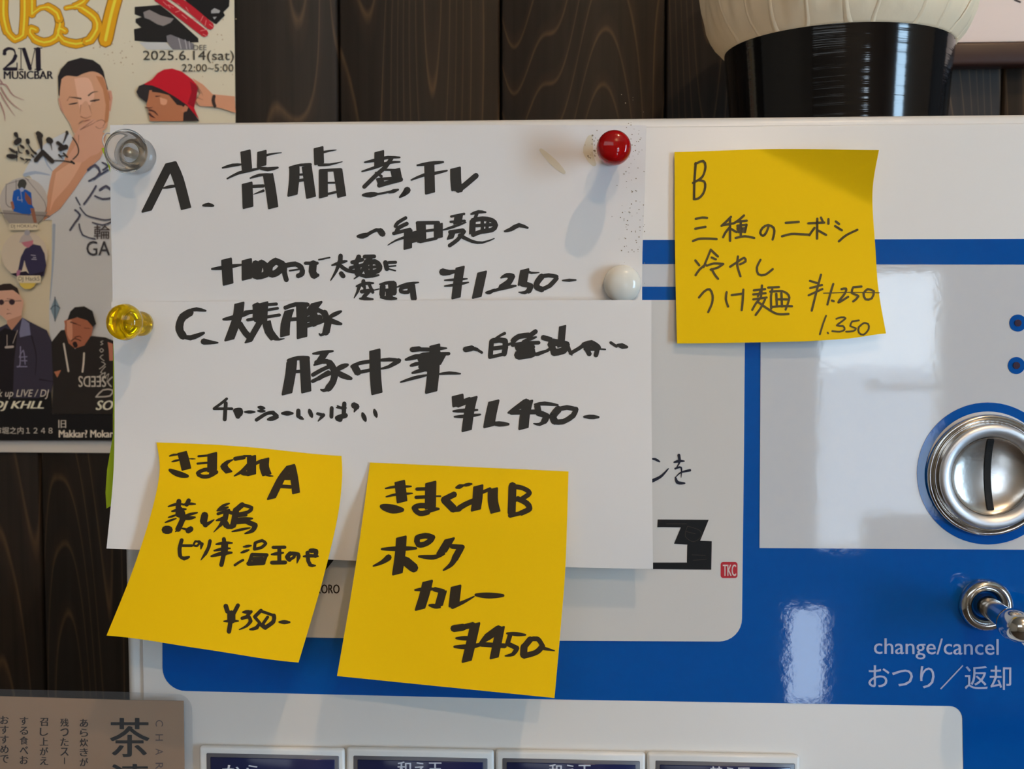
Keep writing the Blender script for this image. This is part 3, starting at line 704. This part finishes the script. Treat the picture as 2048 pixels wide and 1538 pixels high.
# ------------------------------------------------------------------ menu sheet A
def fA(x, y):
    u = (x - 220) / 1073.; v = (y - 248) / 420.
    return (2.6 + 1.1 * math.sin(3.0 * u + 1.2 * v) ** 2 + 0.5 * math.sin(7 * u - 2.2 * v) + 0.35 * math.sin(5 * v + 3 * u) + 0.5 * sstep(.75, 1, u) * v) * MM
SA = surf(fA)
sA = empty('menu_sheet', P(756, 600, -.003), 'upper white paper menu sheet marked A in black marker, under the red pin', 'paper sheet', None)
sheet('paper', [(220, 250), (221, 400), (224, 520), (226, 660)], [(1293, 250), (1289, 400), (1285, 500), (1284, 660)], [(220, 250), (700, 249), (1293, 251)], SA, PAPER, sA, 40, 16)
W1 = dict(sf=SA, m=INK, parent=sA)
strokes('marker_lettering', '''n47 655,450 600,560 520,720 435,890; n47 665,450 730,600 800,865; b24 590,680 660,665 720,660; b30 960,842 1010,835 1055,845
n46 1355,340 1368,500; b24 1140,492 1230,468 1320,460; n42 1508,342 1505,470; t20 1540,378 1600,362 1690,350; b30 1470,490 1560,505 1655,490; b24 1185,592 1290,540 1400,515 1490,497; b22 1400,588 1480,560 1600,550; n48 1370,640 1378,855; n46 1565,560 1590,700 1612,858; r24 1420,665 1520,660; t20 1520,705 1430,738
n46 1810,498 1808,600 1792,742; r20 1770,490 1860,466 1960,460; n44 1925,480 1945,620 1965,762; r16 1850,556 1930,550; r22 1840,612 1930,598
n44 2035,308 2040,450; t20 2070,348 2130,335 2200,325; t24 2040,462 2135,462 2255,435; n40 2078,520 2080,760; n40 2215,515 2250,755; r22 2050,518 2240,508; r14 2105,632 2195,630; r18 2090,742 2195,718
n44 2600,345 2598,470; b26 2465,440 2560,420 2680,395 2790,395; b26 2440,525 2560,488 2680,445 2790,437; r30 2715,400 2660,480 2560,570 2460,668; n44 2750,510 2768,600; r34 2600,655 2700,625 2800,600; n30 2600,590 2620,640; r16 2650,510 2780,512; r22 2640,595 2770,585; r20 2570,540 2620,570
b40 2450,745 2520,742 2580,735; r16 2555,742 2660,722 2720,708; b30 2690,722 2775,695; t50 2860,700 2830,735 2790,765
b28 2955,468 3060,452 3195,438; b26 2900,604 3010,560 3120,542 3230,518; n45 3066,470 3072,722; n48 3310,500 3312,600 3320,690; r40 3335,700 3400,650 3500,565; r30 3300,690 3360,700
b40 2400,1130 2450,1125 2500,1110; r26 2490,1112 2570,1070 2620,1080; r44 2610,1080 2630,1105
r26 2845,958 2775,1000 2750,1035; r30 2855,1012 2780,1050 2760,1088; r26 2735,1102 2885,1065; t24 2900,1118 2760,1165 2680,1212; n38 2870,1080 2865,1240; n42 2905,1095 2920,1180; n36 2980,1010 2990,1175; r26 2955,1005 3150,1002; n40 3150,1020 3150,1140; r20 3000,1082 3140,1066; r22 2980,1180 3130,1148; r20 3020,1020 3025,1150
n38 3340,935 3328,1005; r18 3270,945 3390,920; r18 3265,995 3395,985; b22 3195,1070 3290,1040 3405,1000; n30 3285,1085 3260,1150; r30 3260,1090 3380,1075; r28 3390,1085 3330,1160 3255,1215; t30 3350,1120 3460,1175 3560,1188 3670,1150
b26 3455,922 3520,902 3590,905; r26 3510,915 3490,965; n28 3470,980 3465,1100; r34 3470,980 3560,965 3650,980 3685,1025 3650,1070 3550,1085 3475,1115; r24 3560,980 3560,1070; r24 3610,1000 3600,1070; r24 3500,1030 3660,1020
b34 3770,1082 3830,1062 3900,1025 3980,1050'''.replace('2955,', '2955,'), ox=200, oy=230, sc=4.6545, **W1)
strokes('marker_lettering', '''b30 188,247 270,238 350,225 435,212; n44 312,168 325,372; n42 485,172 485,330; r50 560,205 555,300; r40 600,200 580,300; r44 610,195 650,230 645,295 570,310; r46 730,180 680,220 680,285 730,285 780,240 785,205 730,180; r34 812,215 805,270 822,338; r34 830,215 900,205 950,235 958,285 925,305; r12 850,262 930,250
r22 985,198 1085,198; r50 1052,205 1045,270 1060,300; r24 1045,310 1090,300; b24 1100,168 1145,160; b22 1135,160 1192,150
b24 1212,215 1290,190 1338,180; r30 1285,135 1282,190; t30 1275,190 1250,260 1200,345; r26 1285,220 1340,258 1420,272; r30 1290,285 1308,308
r34 1440,145 1415,205; r26 1385,190 1470,168; r24 1370,237 1480,212; r40 1430,225 1430,285; t26 1480,240 1450,290 1400,332; b26 1410,282 1500,310 1610,300; r26 1490,142 1572,140; r26 1545,150 1500,185; r34 1500,195 1580,185 1620,225 1600,265 1510,278 1500,195; r24 1545,190 1545,270; r20 1500,235 1600,228
r32 1668,192 1680,245; r20 1695,192 1755,190; b22 1700,225 1755,220; b22 1700,248 1752,262
b24 1420,395 1490,372 1565,368; r26 1480,350 1478,390; t26 1445,395 1430,440 1400,495; r18 1490,395 1490,430; r22 1530,380 1560,445; r26 1465,440 1555,430; r26 1525,440 1480,490; b26 1450,500 1560,505; b18 1555,432 1612,418
b24 1620,378 1740,355; r38 1645,395 1640,465; r38 1740,375 1740,450; r26 1705,365 1715,480; r20 1650,430 1740,422; b30 1630,490 1760,500; r30 1690,440 1690,490
b20 1765,402 1850,375 1950,362; r40 1895,385 1910,500; r24 1800,415 1870,398 1862,445 1800,440 1800,415''', ox=380, oy=480, sc=4.2667, **W1)
strokes('marker_lettering', '''t46 185,178 240,182 310,165; n36 325,142 305,270 292,385; b18 200,245 290,240 382,233; b20 200,292 300,280 392,262; n38 503,182 480,290 460,380; b26 535,345 565,342 605,320
t40 745,215 700,205 655,225; r38 745,215 720,260 660,300; b26 590,335 660,310 775,290; n36 848,162 828,275; t22 860,165 900,185 965,182; r36 830,275 895,290 880,330; t30 890,320 850,345 800,342
r38 985,215 950,260 945,300 985,318; r28 985,318 1050,290 1105,230; r26 985,215 1040,205 1105,215; b20 1155,247 1262,243''', ox=840, oy=500, sc=4.0479, **W1)
# stains printed into the sheet at its upper right
STN = mat('stain', srgb(216, 208, 188), 0.9); STN2 = mat('dirt_specks', srgb(150, 138, 118), 0.9)
rr_ = random.Random(3)
spec = ';'.join('r%.1f %.0f,%.0f' % (rr_.uniform(1.0, 2.8), min(1289, rr_.gauss(1266, 16)), rr_.choice([rr_.gauss(300, 45), rr_.gauss(460, 50)])) for _ in range(110))
spec += ';' + ';'.join('r%.1f %.0f,%.0f' % (rr_.uniform(1.5, 4), rr_.gauss(1188, 8), rr_.gauss(300, 18)) for _ in range(24))
strokes('dirt_speck', spec, SA, STN2, sA, lift=0.00008)['kind'] = 'stuff'
strokes('stain', 'b14 1082,300 1100,318 1128,345; b20 1180,275 1176,305 1188,328', SA, STN, sA, lift=0.00006)

# ------------------------------------------------------------------ menu sheet C
def fC(x, y):
    u = (x - 222) / 1083.; v = (y - 602) / 520.
    return (3.7 + 3.6 * sstep(0.35, 1.0, u) + 2.2 * math.sin(2.6 * v) * (0.4 + u) + 0.5 * math.sin(4 * u + 2 * v)
            + 11.0 * sstep(0.45, 1.15, v) * sstep(0.55, 0.0, u) ** 1.3 + 4 * sstep(0.2, 1, v) + 0.5 * math.sin(9 * u + v)) * MM
SC = surf(fC)
sC = empty('menu_sheet', P(760, 1130, -.01), 'lower white paper menu sheet marked C in black marker, with two yellow notes on it', 'paper sheet')
sheet('paper', [(222, 604), (228, 720), (229, 860), (226, 960), (213, 1097)], [(1303, 600), (1303, 800), (1306, 1138)], [(222, 604), (700, 601), (1303, 600)], SC, PAPERC, sC, 44, 28,
      bottom=[(213, 1097), (420, 1108), (700, 1121), (1306, 1138)])
W2 = dict(sf=SC, m=INK, parent=sC)
strokes('marker_lettering', '''b26 865,170 790,158 720,170; r50 735,185 680,220 655,270 652,330 680,375; b34 670,375 740,392 850,352; t40 850,422 900,428 965,432
n40 1142,112 1125,225 1060,405; r40 1145,280 1190,350 1235,395; b32 1012,240 1080,228 1180,200 1260,170; r20 1260,128 1445,115; n38 1340,108 1330,260; r18 1220,188 1455,150; r20 1210,245 1470,205; r60 1290,140 1290,230; n30 1310,262 1265,340 1215,425; n34 1365,262 1385,340 1430,400; t20 1430,400 1470,405 1510,398; r20 1190,180 1300,170
n38 1550,170 1520,270 1515,372; r28 1520,145 1600,118 1700,120; n42 1650,130 1655,280 1655,385; r24 1560,242 1640,236; n46 1775,108 1715,190; r30 1700,195 1790,165 1840,200; r44 1840,190 1865,270 1850,345; t24 1850,350 1810,370 1795,355; n30 1870,260 1850,355; r36 1700,240 1800,225; r30 1700,290 1800,262 1850,240; b30 1975,175 1920,200 1870,230; b36 1860,225 1900,255 1975,278; r50 1750,200 1750,270''', ox=200, oy=580, sc=4.096, **W2)
strokes('marker_lettering', '''n44 868,1040 860,1130 828,1308; r30 845,1030 920,1008 1005,1008; n42 978,1022 985,1150 992,1292; r22 880,1125 980,1118
b26 1050,970 1130,960 1220,948; n36 1150,968 1090,1060; r32 1080,1045 1170,1035 1225,1090; r28 1050,1150 1130,1105 1200,1075; r26 1048,1205 1130,1165 1220,1130; r46 1190,1050 1235,1120 1220,1210 1180,1265; t30 1190,1265 1140,1285 1115,1275; r30 1100,1180 1180,1130; b38 1345,1065 1290,1085 1235,1120; b42 1235,1115 1300,1155 1375,1182
r50 1410,1090 1430,1125; r26 1385,1080 1450,1050 1600,1028; b26 1600,1028 1700,1020 1795,1025; t34 1780,1030 1700,1080 1610,1102; r24 1440,1130 1530,1112; n46 1578,945 1582,1150 1595,1305''', ox=380, oy=480, sc=4.2667, **W2)
strokes('marker_lettering', '''r90 490,430 640,415; r70 560,425 850,430; b60 1000,410 1240,400; n115 985,345 985,520; b90 350,650 560,590 700,570; r60 600,580 900,530 1290,520; r190 720,620 1080,590; r200 760,720 980,700; n40 1200,540 1080,760; b70 450,785 560,750 760,720; b70 490,945 640,900 800,880; r150 720,810 980,830; n130 955,700 950,950 905,1350; b60 235,1145 500,1060 820,990; b56 1060,970 1300,945 1545,960''', ox=780, oy=660, sc=10.987, **W2)
strokes('marker_lettering', '''r24 190,100 130,150 50,208; r24 45,213 250,213; r34 180,150 168,335; r44 290,235 345,230 345,270; r36 345,265 320,305; r40 290,240 315,300; b30 395,250 510,250; b36 550,195 620,208; b30 545,238 625,240; r32 530,340 640,270 720,255; r36 720,262 760,295; b44 660,335 770,310; b42 820,265 940,265; r38 1005,235 1005,295; b34 1000,300 1060,330; b42 1130,225 1160,305; r28 1225,270 1285,285; t34 1290,285 1230,355; r34 1385,205 1382,305; b26 1440,200 1550,205; r38 1528,155 1522,280; r46 1540,290 1450,318 1480,335; b26 1450,180 1500,215; r56 1640,175 1665,190; t40 1670,190 1640,250; b42 1735,265 1770,350; b38 1870,225 1895,305''', ox=420, oy=780, sc=5.689, step=4, **W2)
strokes('marker_lettering', '''r36 370,805 420,795; r24 420,795 460,805; b36 445,795 500,830
t20 685,675 620,710 580,750; r30 580,740 570,860; r34 590,735 690,735 682,840; r26 590,797 680,787; r22 565,868 680,842; r18 700,770 760,750
r34 755,735 800,700 880,690; r30 935,660 880,700; b24 830,740 940,705; r24 750,770 850,755 960,750; r50 800,790 900,785; r60 800,850 900,835; r50 820,815 900,810; b26 920,845 960,840 1020,815
r34 1000,710 1055,725; r20 950,845 1030,815 1090,770; n28 1155,618 1140,780; r44 1060,765 1085,825; r44 1080,745 1185,765; r44 1185,770 1160,815 1085,830; t36 1185,765 1230,850; r24 1220,835 1290,795 1330,765
r40 1330,770 1390,755 1440,790; r30 1440,790 1425,850; r32 1340,780 1370,840; b22 1440,800 1500,805; r26 1340,800 1420,800; b38 1545,750 1590,780; b36 1600,770 1675,785
n46 305,1182 310,1255; n40 425,1198 400,1300 378,1458; b26 270,1305 360,1300 465,1295; b24 280,1350 380,1345 488,1332; r40 310,1250 400,1215
n44 598,1228 575,1330 558,1425; b34 590,1405 640,1408 715,1410; t50 860,1235 790,1275 715,1318; r30 740,1315 940,1310; n40 875,1228 850,1330 838,1442
b26 930,1250 1010,1243 1115,1255; r40 950,1265 960,1320; r40 960,1320 1025,1345 1005,1385; t30 1010,1385 970,1412 920,1405
r46 1120,1290 1075,1345 1090,1385; r34 1090,1390 1160,1390 1240,1340 1262,1290; r30 1120,1290 1190,1275 1262,1290; b30 1330,1350 1445,1353''', ox=840, oy=500, sc=4.0479, **W2)

# ------------------------------------------------------------------ yellow sticky notes
def fNA(x, y):
    v = (y - 885) / 420.
    base = fC(x, min(y, 960)) / MM
    return (base + 0.6 + 4 * sstep(0, .35, v) + 17 * max(v, 0) ** 1.6) * MM
SNA = surf(fNA)
nA = empty('sticky_note', P(480, 900, -.006), 'yellow sticky note lettered A, curling leftwards at the lower left of sheet C', 'sticky note')
sheet('paper', [(313, 885), (319, 945), (300, 1035), (262, 1150), (213, 1271)], [(683, 912), (684, 960), (674, 1040), (644, 1165), (597, 1325)], [(313, 885), (480, 893), (683, 912)], SNA, YEL, nA, 20, 30, 0.00012, bottom=[(213, 1271), (400, 1297), (597, 1325)])
W3 = dict(sf=SNA, m=INK2, parent=nA)
strokes('marker_lettering', '''b26 248,206 300,190 370,185; b26 280,278 330,265 390,252; n60 412,165 440,260 465,368; b16 500,240 580,242; b70 255,385 350,430 480,462
r24 620,208 740,198; r24 608,302 730,292; n60 798,178 795,390; r44 790,380 690,382 612,425 660,465 760,462 850,410; r60 800,380 790,430
n44 1020,262 945,330 1010,412; r46 1090,240 1200,222; n56 1300,215 1300,440; r22 1200,205 1290,205; t60 1260,330 1180,400 1080,460; r50 1190,425 1260,430; r40 1330,310 1430,265; n58 1468,248 1462,350 1495,440; b22 1490,455 1575,462
n56 1800,330 1700,460 1625,600 1555,745; n48 1815,340 1845,480 1870,675; r40 1650,590 1800,600; r70 1700,470 1800,470
b34 235,852 320,825 420,820; b34 420,830 490,815 580,820; r56 370,785 360,870; r50 495,775 470,825; b36 280,912 380,890 460,885; r76 375,890 370,950; b26 195,1055 260,1030 335,1005; b26 235,990 290,975 345,955; r70 410,930 420,1010; r64 420,1010 390,1080 360,1140; t40 360,1140 325,1175; b34 420,980 520,950 605,930; b44 430,1005 500,1000 575,990; r90 200,1150 240,1150; b26 400,1130 500,1150; r64 490,1160 520,1140
r80 700,965 685,1040; r60 685,1040 710,1085; t50 710,1085 760,1060 820,1020
b34 1015,812 940,840 870,890; b36 860,905 940,880 1000,860; r34 870,945 1010,900; r60 980,920 960,1020; r40 960,1000 900,1090; t30 900,1090 815,1180; b36 850,1030 950,1000; r70 930,1020 980,1090; r50 990,1110 1050,1110; r40 1030,930 1080,940
r60 1180,830 1110,890; r70 1100,900 1085,1000 1065,1090; r40 1180,830 1300,865 1260,920 1130,950; r34 1110,970 1230,960; b40 1100,1010 1200,1010 1310,1005; r60 1100,1045 1230,1035; r60 1230,1040 1345,1090; t60 1345,1100 1310,1160 1215,1198; b30 1050,1172 1150,1150 1280,1125''', ox=300, oy=880, sc=6.4, step=5, **W3)
strokes('marker_lettering', '''r44 150,130 122,240 130,330; b44 125,340 180,365 245,345; r30 160,200 280,200; r24 300,195 325,145 375,160 345,205 300,195; r36 370,150 410,185; t40 410,180 395,245; r40 512,140 495,220 455,300; t36 455,300 395,385
r44 690,115 700,200; b36 590,182 700,165 795,165; b36 565,265 680,240 770,235; b46 530,335 660,302 790,290; r76 700,180 695,290; r50 692,290 675,370 658,445
b32 940,215 1040,200; b34 910,290 1010,255; r28 830,450 880,415 935,385; r34 1090,165 1080,245; r34 1080,245 1170,225 1225,175; r34 1225,170 1180,135 1090,165; r40 1050,315 1240,320; r40 1045,325 1010,425; r50 1005,430 1195,420; r36 1230,335 1200,415; r46 1060,370 1190,370
r36 1320,222 1470,220; r44 1400,230 1400,400; b40 1300,312 1450,292; r44 1305,418 1475,415; r50 1540,300 1500,345 1530,380; r34 1530,380 1590,345 1590,310; r44 1560,300 1640,310 1645,350; t40 1645,350 1625,425
b40 1710,338 1800,330 1895,335; r44 1760,290 1770,400; r44 1770,400 1795,445; b36 1780,455 1860,455; r50 1800,265 1870,270 1860,330; 
r54 715,975 735,1040; r40 735,1040 790,1070; r46 870,965 820,1060; r90 785,1080 785,1150; b34 690,1168 780,1165 875,1165; r50 775,1170 755,1300
b44 935,1052 1040,1045; r34 1040,1045 985,1100; r40 925,1130 1010,1110 1030,1170; t40 1035,1165 980,1230 885,1275; r40 1165,1030 1085,1110; r34 1085,1115 1150,1190; b44 1150,1180 1110,1250 1025,1272
r34 1170,1040 1330,1095; r46 1330,1095 1325,1170 1220,1250; r50 1220,1250 1175,1215; r34 1190,1200 1250,1115; b46 1400,1178 1530,1180''', ox=340, oy=1060, sc=6.4, step=5, **W3)

def fNB(x, y):
    v = (y - 925) / 450.
    base = fC(x, min(y, 980)) / MM
    return (base + 0.6 + 3 * sstep(0, .3, v) + 15 * max(v, 0) ** 1.5) * MM
SNB = surf(fNB)
nB = empty('sticky_note', P(930, 940, -.01), 'yellow sticky note lettered B with pork curry price, hanging below the middle of sheet C', 'sticky note')
sheet('paper', [(740, 925), (722, 1060), (702, 1190), (674, 1352)], [(1137, 943), (1131, 1130), (1121, 1260), (1109, 1396)], None, SNB, YEL, nB, 20, 30, 0.00012)
W4 = dict(sf=SNB, m=INK2, parent=nB)
strokes('marker_lettering', '''b22 455,315 530,302 665,298; b20 460,383 540,365 675,355; n42 572,262 590,420; b64 425,462 490,480 590,490; r24 712,320 790,318; r24 705,388 780,384; n44 826,270 822,470; r38 820,460 740,455 690,475 735,520 800,510; b34 780,520 830,490 890,482; r12 865,378 905,378
r44 1015,365 935,405; r56 940,410 1010,480; r34 1000,490 1060,485; b34 1035,308 1090,290; b26 1090,290 1160,278; n40 1215,298 1208,400 1195,488; r40 1190,410 1110,445 1060,475; r26 1240,350 1310,320; n40 1335,322 1335,420 1355,505
r56 1495,295 1488,515; r34 1500,298 1580,312 1635,352 1580,395; r26 1580,395 1520,410; r40 1540,400 1610,435 1635,480 1570,515; r30 1570,515 1475,538
n42 585,718 575,850 552,1010; b34 425,812 560,808 705,805; t44 480,880 430,918 355,950; r66 620,910 685,965; r40 780,702 715,720 725,775 790,765 840,715 780,702
b34 730,872 850,878 935,850; n42 980,732 915,840; r34 1000,790 1085,795; r50 1070,805 1025,885; t46 1025,885 990,940 930,985''', ox=660, oy=900, sc=4.096, step=5, **W4)
strokes('marker_lettering', '''n42 800,138 775,240 738,358; b28 698,205 800,195 870,200; r34 860,200 925,215; n34 922,222 890,335; b34 815,330 900,345; n42 1033,178 1015,330; t36 1005,340 1090,305 1180,258; b42 1195,245 1300,250 1418,250
r50 1015,520 1090,510; r40 1090,510 1170,490; n40 1190,485 1155,640 1120,785; b32 1035,600 1180,600; b36 1020,670 1150,668 1260,645; r54 1380,525 1290,590; t50 1290,590 1220,650; r34 1240,650 1430,662; n36 1395,515 1370,640 1345,758
b30 1450,560 1600,572; r34 1475,575 1455,640; r36 1455,645 1530,680; t36 1530,685 1500,730 1435,745; r44 1640,610 1590,670; r50 1590,670 1585,735; r40 1590,745 1690,715 1740,665; r34 1740,660 1700,605 1640,610; t28 1740,680 1840,702''', ox=660, oy=1130, sc=4.096, step=5, **W4)

def fNC(x, y):
    u = (x - 1349) / 409.; v = (y - 300) / 385.
    d = (u * 1.0 - v * 1.9) - 0.42       # corner beyond the crease
    return (1.9 + 0.8 * v + 16.0 * max(d, 0) ** 1.1 + 2.6 * sstep(.5, 1.1, v) * (0.4 + u) + 0.8 * math.sin(2.4 * u + 1)) * MM
SNC = surf(fNC)
nC = empty('sticky_note', P(1555, 310, -.002), 'yellow sticky note in thin pen with struck-out price, right of the white sheets', 'sticky note')
sheet('paper', [(1349, 304), (1350, 500), (1354, 687)], [(1758, 300), (1745, 385), (1751, 500), (1757, 580), (1772, 667)], [(1349, 304), (1550, 298), (1758, 300)], SNC, YEL, nC, 56, 40, 0.00012, bottom=[(1354, 687), (1600, 683), (1700, 677), (1772, 667)])
W5 = dict(sf=SNC, m=PEN, parent=nC)
def pen(t, w): return ';'.join('r%d %s' % (w, s.strip()) for s in t.replace('\n', ';').split(';') if s.strip())
strokes('pen_lettering', pen('''170,140 155,350 152,530; 165,150 250,118 275,180 240,290 140,355; 200,325 262,340 272,400 250,470 200,522 150,530; 170,742 240,728 292,732; 165,848 275,828; 140,982 200,958 300,955 395,960
550,720 500,770 448,818; 540,740 540,980; 460,810 580,790; 530,840 490,890 465,940; 550,850 610,885; 690,705 640,750 590,785; 600,775 720,762; 655,765 655,920; 620,815 718,805; 718,805 700,885; 620,815 632,885; 620,850 710,842; 640,830 700,870; 640,880 700,880; 600,948 700,930 800,948
955,825 930,890 895,925 865,895 890,840 950,808 1010,840 1015,900 998,965; 1140,785 1280,775; 1100,930 1200,905 1300,908 1385,912; 1385,790 1555,782; 1480,740 1478,955; 1450,840 1420,880 1395,918; 1495,870 1575,915; 1520,728 1540,772; 1600,745 1600,795; 1680,770 1715,798; 1672,820 1745,865; 1712,985 1790,920 1912,860''', 24), ox=1360, oy=300, sc=5.389, step=5, **W5)
strokes('pen_lettering', pen('''150,150 188,198; 152,295 190,240 250,190; 300,45 270,120 230,215; 305,50 370,112; 310,122 350,140; 262,202 330,180 422,185; 422,185 370,220 300,240; 310,235 340,290 372,330
490,212 560,165 625,125 640,160 585,188; 565,112 560,200 590,305; 785,145 750,220 765,285 830,290 905,235
185,512 240,450 290,432 318,490 312,570 275,655; 455,460 448,530 470,600; 505,488 612,475; 618,435 612,540 602,635
720,442 830,430; 800,395 790,510; 715,482 835,470; 715,530 845,512; 790,510 740,570 705,632; 830,530 790,610 738,682; 760,555 860,625 950,672 1058,672; 790,440 760,500
860,415 965,410; 900,430 888,500 890,620; 880,455 1000,450 1060,490 1062,540 1030,630; 940,475 945,600; 990,470 995,600; 940,530 1045,530; 890,605 1000,595 1092,597
1268,350 1335,370; 1375,290 1340,420 1285,640; 1270,420 1385,390; 1255,490 1388,430
1495,380 1465,480 1438,580; 1482,542 1500,548; 1575,430 1620,425 1610,470 1545,560 1640,505; 1690,412 1770,405; 1690,412 1675,465 1740,500 1690,550; 1830,430 1790,470 1810,530 1870,520 1890,450 1830,430''', 21) + ';' +
 pen('1400,470 1650,462 1945,466', 9) + ';' + pen('''1425,690 1395,770 1365,870; 1440,855 1445,862; 1525,720 1570,705 1615,715 1530,785 1590,790 1605,825 1560,845 1485,840; 1680,745 1745,735; 1680,745 1660,790 1715,812 1690,840 1620,845; 1795,760 1745,800 1745,855 1790,875 1840,820 1835,770 1795,760''', 17), ox=1360, oy=490, sc=4.876, step=5, **W5)

# ------------------------------------------------------------------ pins
REDP = mat('red_clear_plastic', srgb(205, 8, 14), 0.05, 0.6, trans=0.55, ior=1.45)
YELP = mat('yellow_clear_plastic', srgb(255, 214, 10), 0.06, 0.6, trans=0.85, ior=1.45)
CLRP = mat('clear_plastic', srgb(250, 250, 250), 0.04, 0.5, trans=0.96, ior=1.3)
WHTP = mat('white_plastic', srgb(226, 224, 214), 0.12, 0.5)
STEEL = mat('pin_steel', srgb(190, 170, 140), 0.3, metal=1.0)
def pin(name, px, py, y0, axis, prof, m, label, seg=40, extra=None):
    c = P(px, py, y0)
    q = Vector(axis).normalized().to_track_quat('Z', 'Y').to_matrix().to_4x4()
    e = empty(name, c, label, 'pin')
    M = Matrix.Translation(c) @ q
    lathe('head', prof, m, e, seg, M)
    if extra: lathe('needle', extra, STEEL, e, 16, M)
    return e
r = 0.0061
pin('push_pin', 1224, 311, -fA(1224, 311) + .0004, (0, -1, 0),
    [(r * .3, 0), (r * .62, .0003), (r * .62, .002), (r * .45, .004), (r * .45, .0095), (r * .75, .0125), (r * .95, .015), (r * 1.0, .0175), (r * .97, .0195), (r * .85, .0213), (r * .6, .0222), (r * .02, .0225)],
    REDP, 'red transparent push pin at the upper right of sheet A', extra=[(.0004, -.003), (.0005, .0005), (.0005, .012), (.0003, .013)])
pin('push_pin', 280, 313, -fA(280, 313) + .0004, (0, -1, 0),
    [(r * .3, 0), (r * 1.05, .0003), (r * 1.1, .0015), (r * .9, .0028), (r * .62, .0035), (r * .62, .0085), (r * .95, .0105), (r * 1.28, .0122), (r * 1.30, .0134), (r * 1.18, .0144), (r * 0.9, .0142), (r * .6, .0138), (r * .02, .0137)],
    CLRP, 'large clear push pin at the upper left corner of sheet A', extra=[(.0004, -.003), (.0019, .0005), (.0019, .0105), (.0017, .011)])
pin('push_pin', 286, 648, -fA(286, 648) - .004, (-0.17, -1, 0.06),
    [(r * .3, 0), (r * .74, .0003), (r * .76, .002), (r * .66, .0035), (r * .58, .0045), (r * .55, .0072), (r * .8, .009), (r * 1.05, .0105), (r * 1.1, .0122), (r * 1.0, .0145), (r * .75, .0158), (r * .02, .016)],
    YELP, 'yellow transparent push pin tilted at the upper left corner of sheet C', extra=[(.0004, -.004), (.0006, .0005), (.0006, .009), (.0003, .0095)])
rb = 0.0069
e = pin('magnet_pin', 1244, 568, -fA(1244, 568) + .0003, (0, -1, 0), [(rb * .55, 0), (rb * .95, .0006)] + [(rb * math.cos(t), .0022 + .0042 * math.sin(t)) for t in [i * math.pi / 2 / 9 for i in range(9)]] + [(rb * .02, .0064)], WHTP, 'white round magnet at the lower right of sheet A, half behind sheet C')
# wire loop hooked behind the clear pin
cu = bpy.data.curves.new('wire_loop', 'CURVE'); cu.dimensions = '3D'; cu.bevel_depth = 0.00032; cu.bevel_resolution = 3
sp = cu.splines.new('POLY'); wp = catmull([(226, 268), (214, 266), (207, 273), (206, 284), (213, 300), (222, 318), (234, 330)], 2)
sp.points.add(len(wp) - 1)
for q, (a, b) in zip(sp.points, wp): q.co = (*P(a, b, -.0022), 1)
wo = bpy.data.objects.new('wire_loop', cu)
COL.objects.link(wo); dg = bpy.context.evaluated_depsgraph_get(); me = bpy.data.meshes.new_from_object(wo.evaluated_get(dg)); bpy.data.objects.remove(wo)
wo = bpy.data.objects.new('wire_loop', me); COL.objects.link(wo); me.materials.clear(); me.materials.append(mat('white_wire', srgb(210, 202, 198), 0.4))
tag(wo, 'thin white wire loop sticking out left of the clear push pin', 'wire')
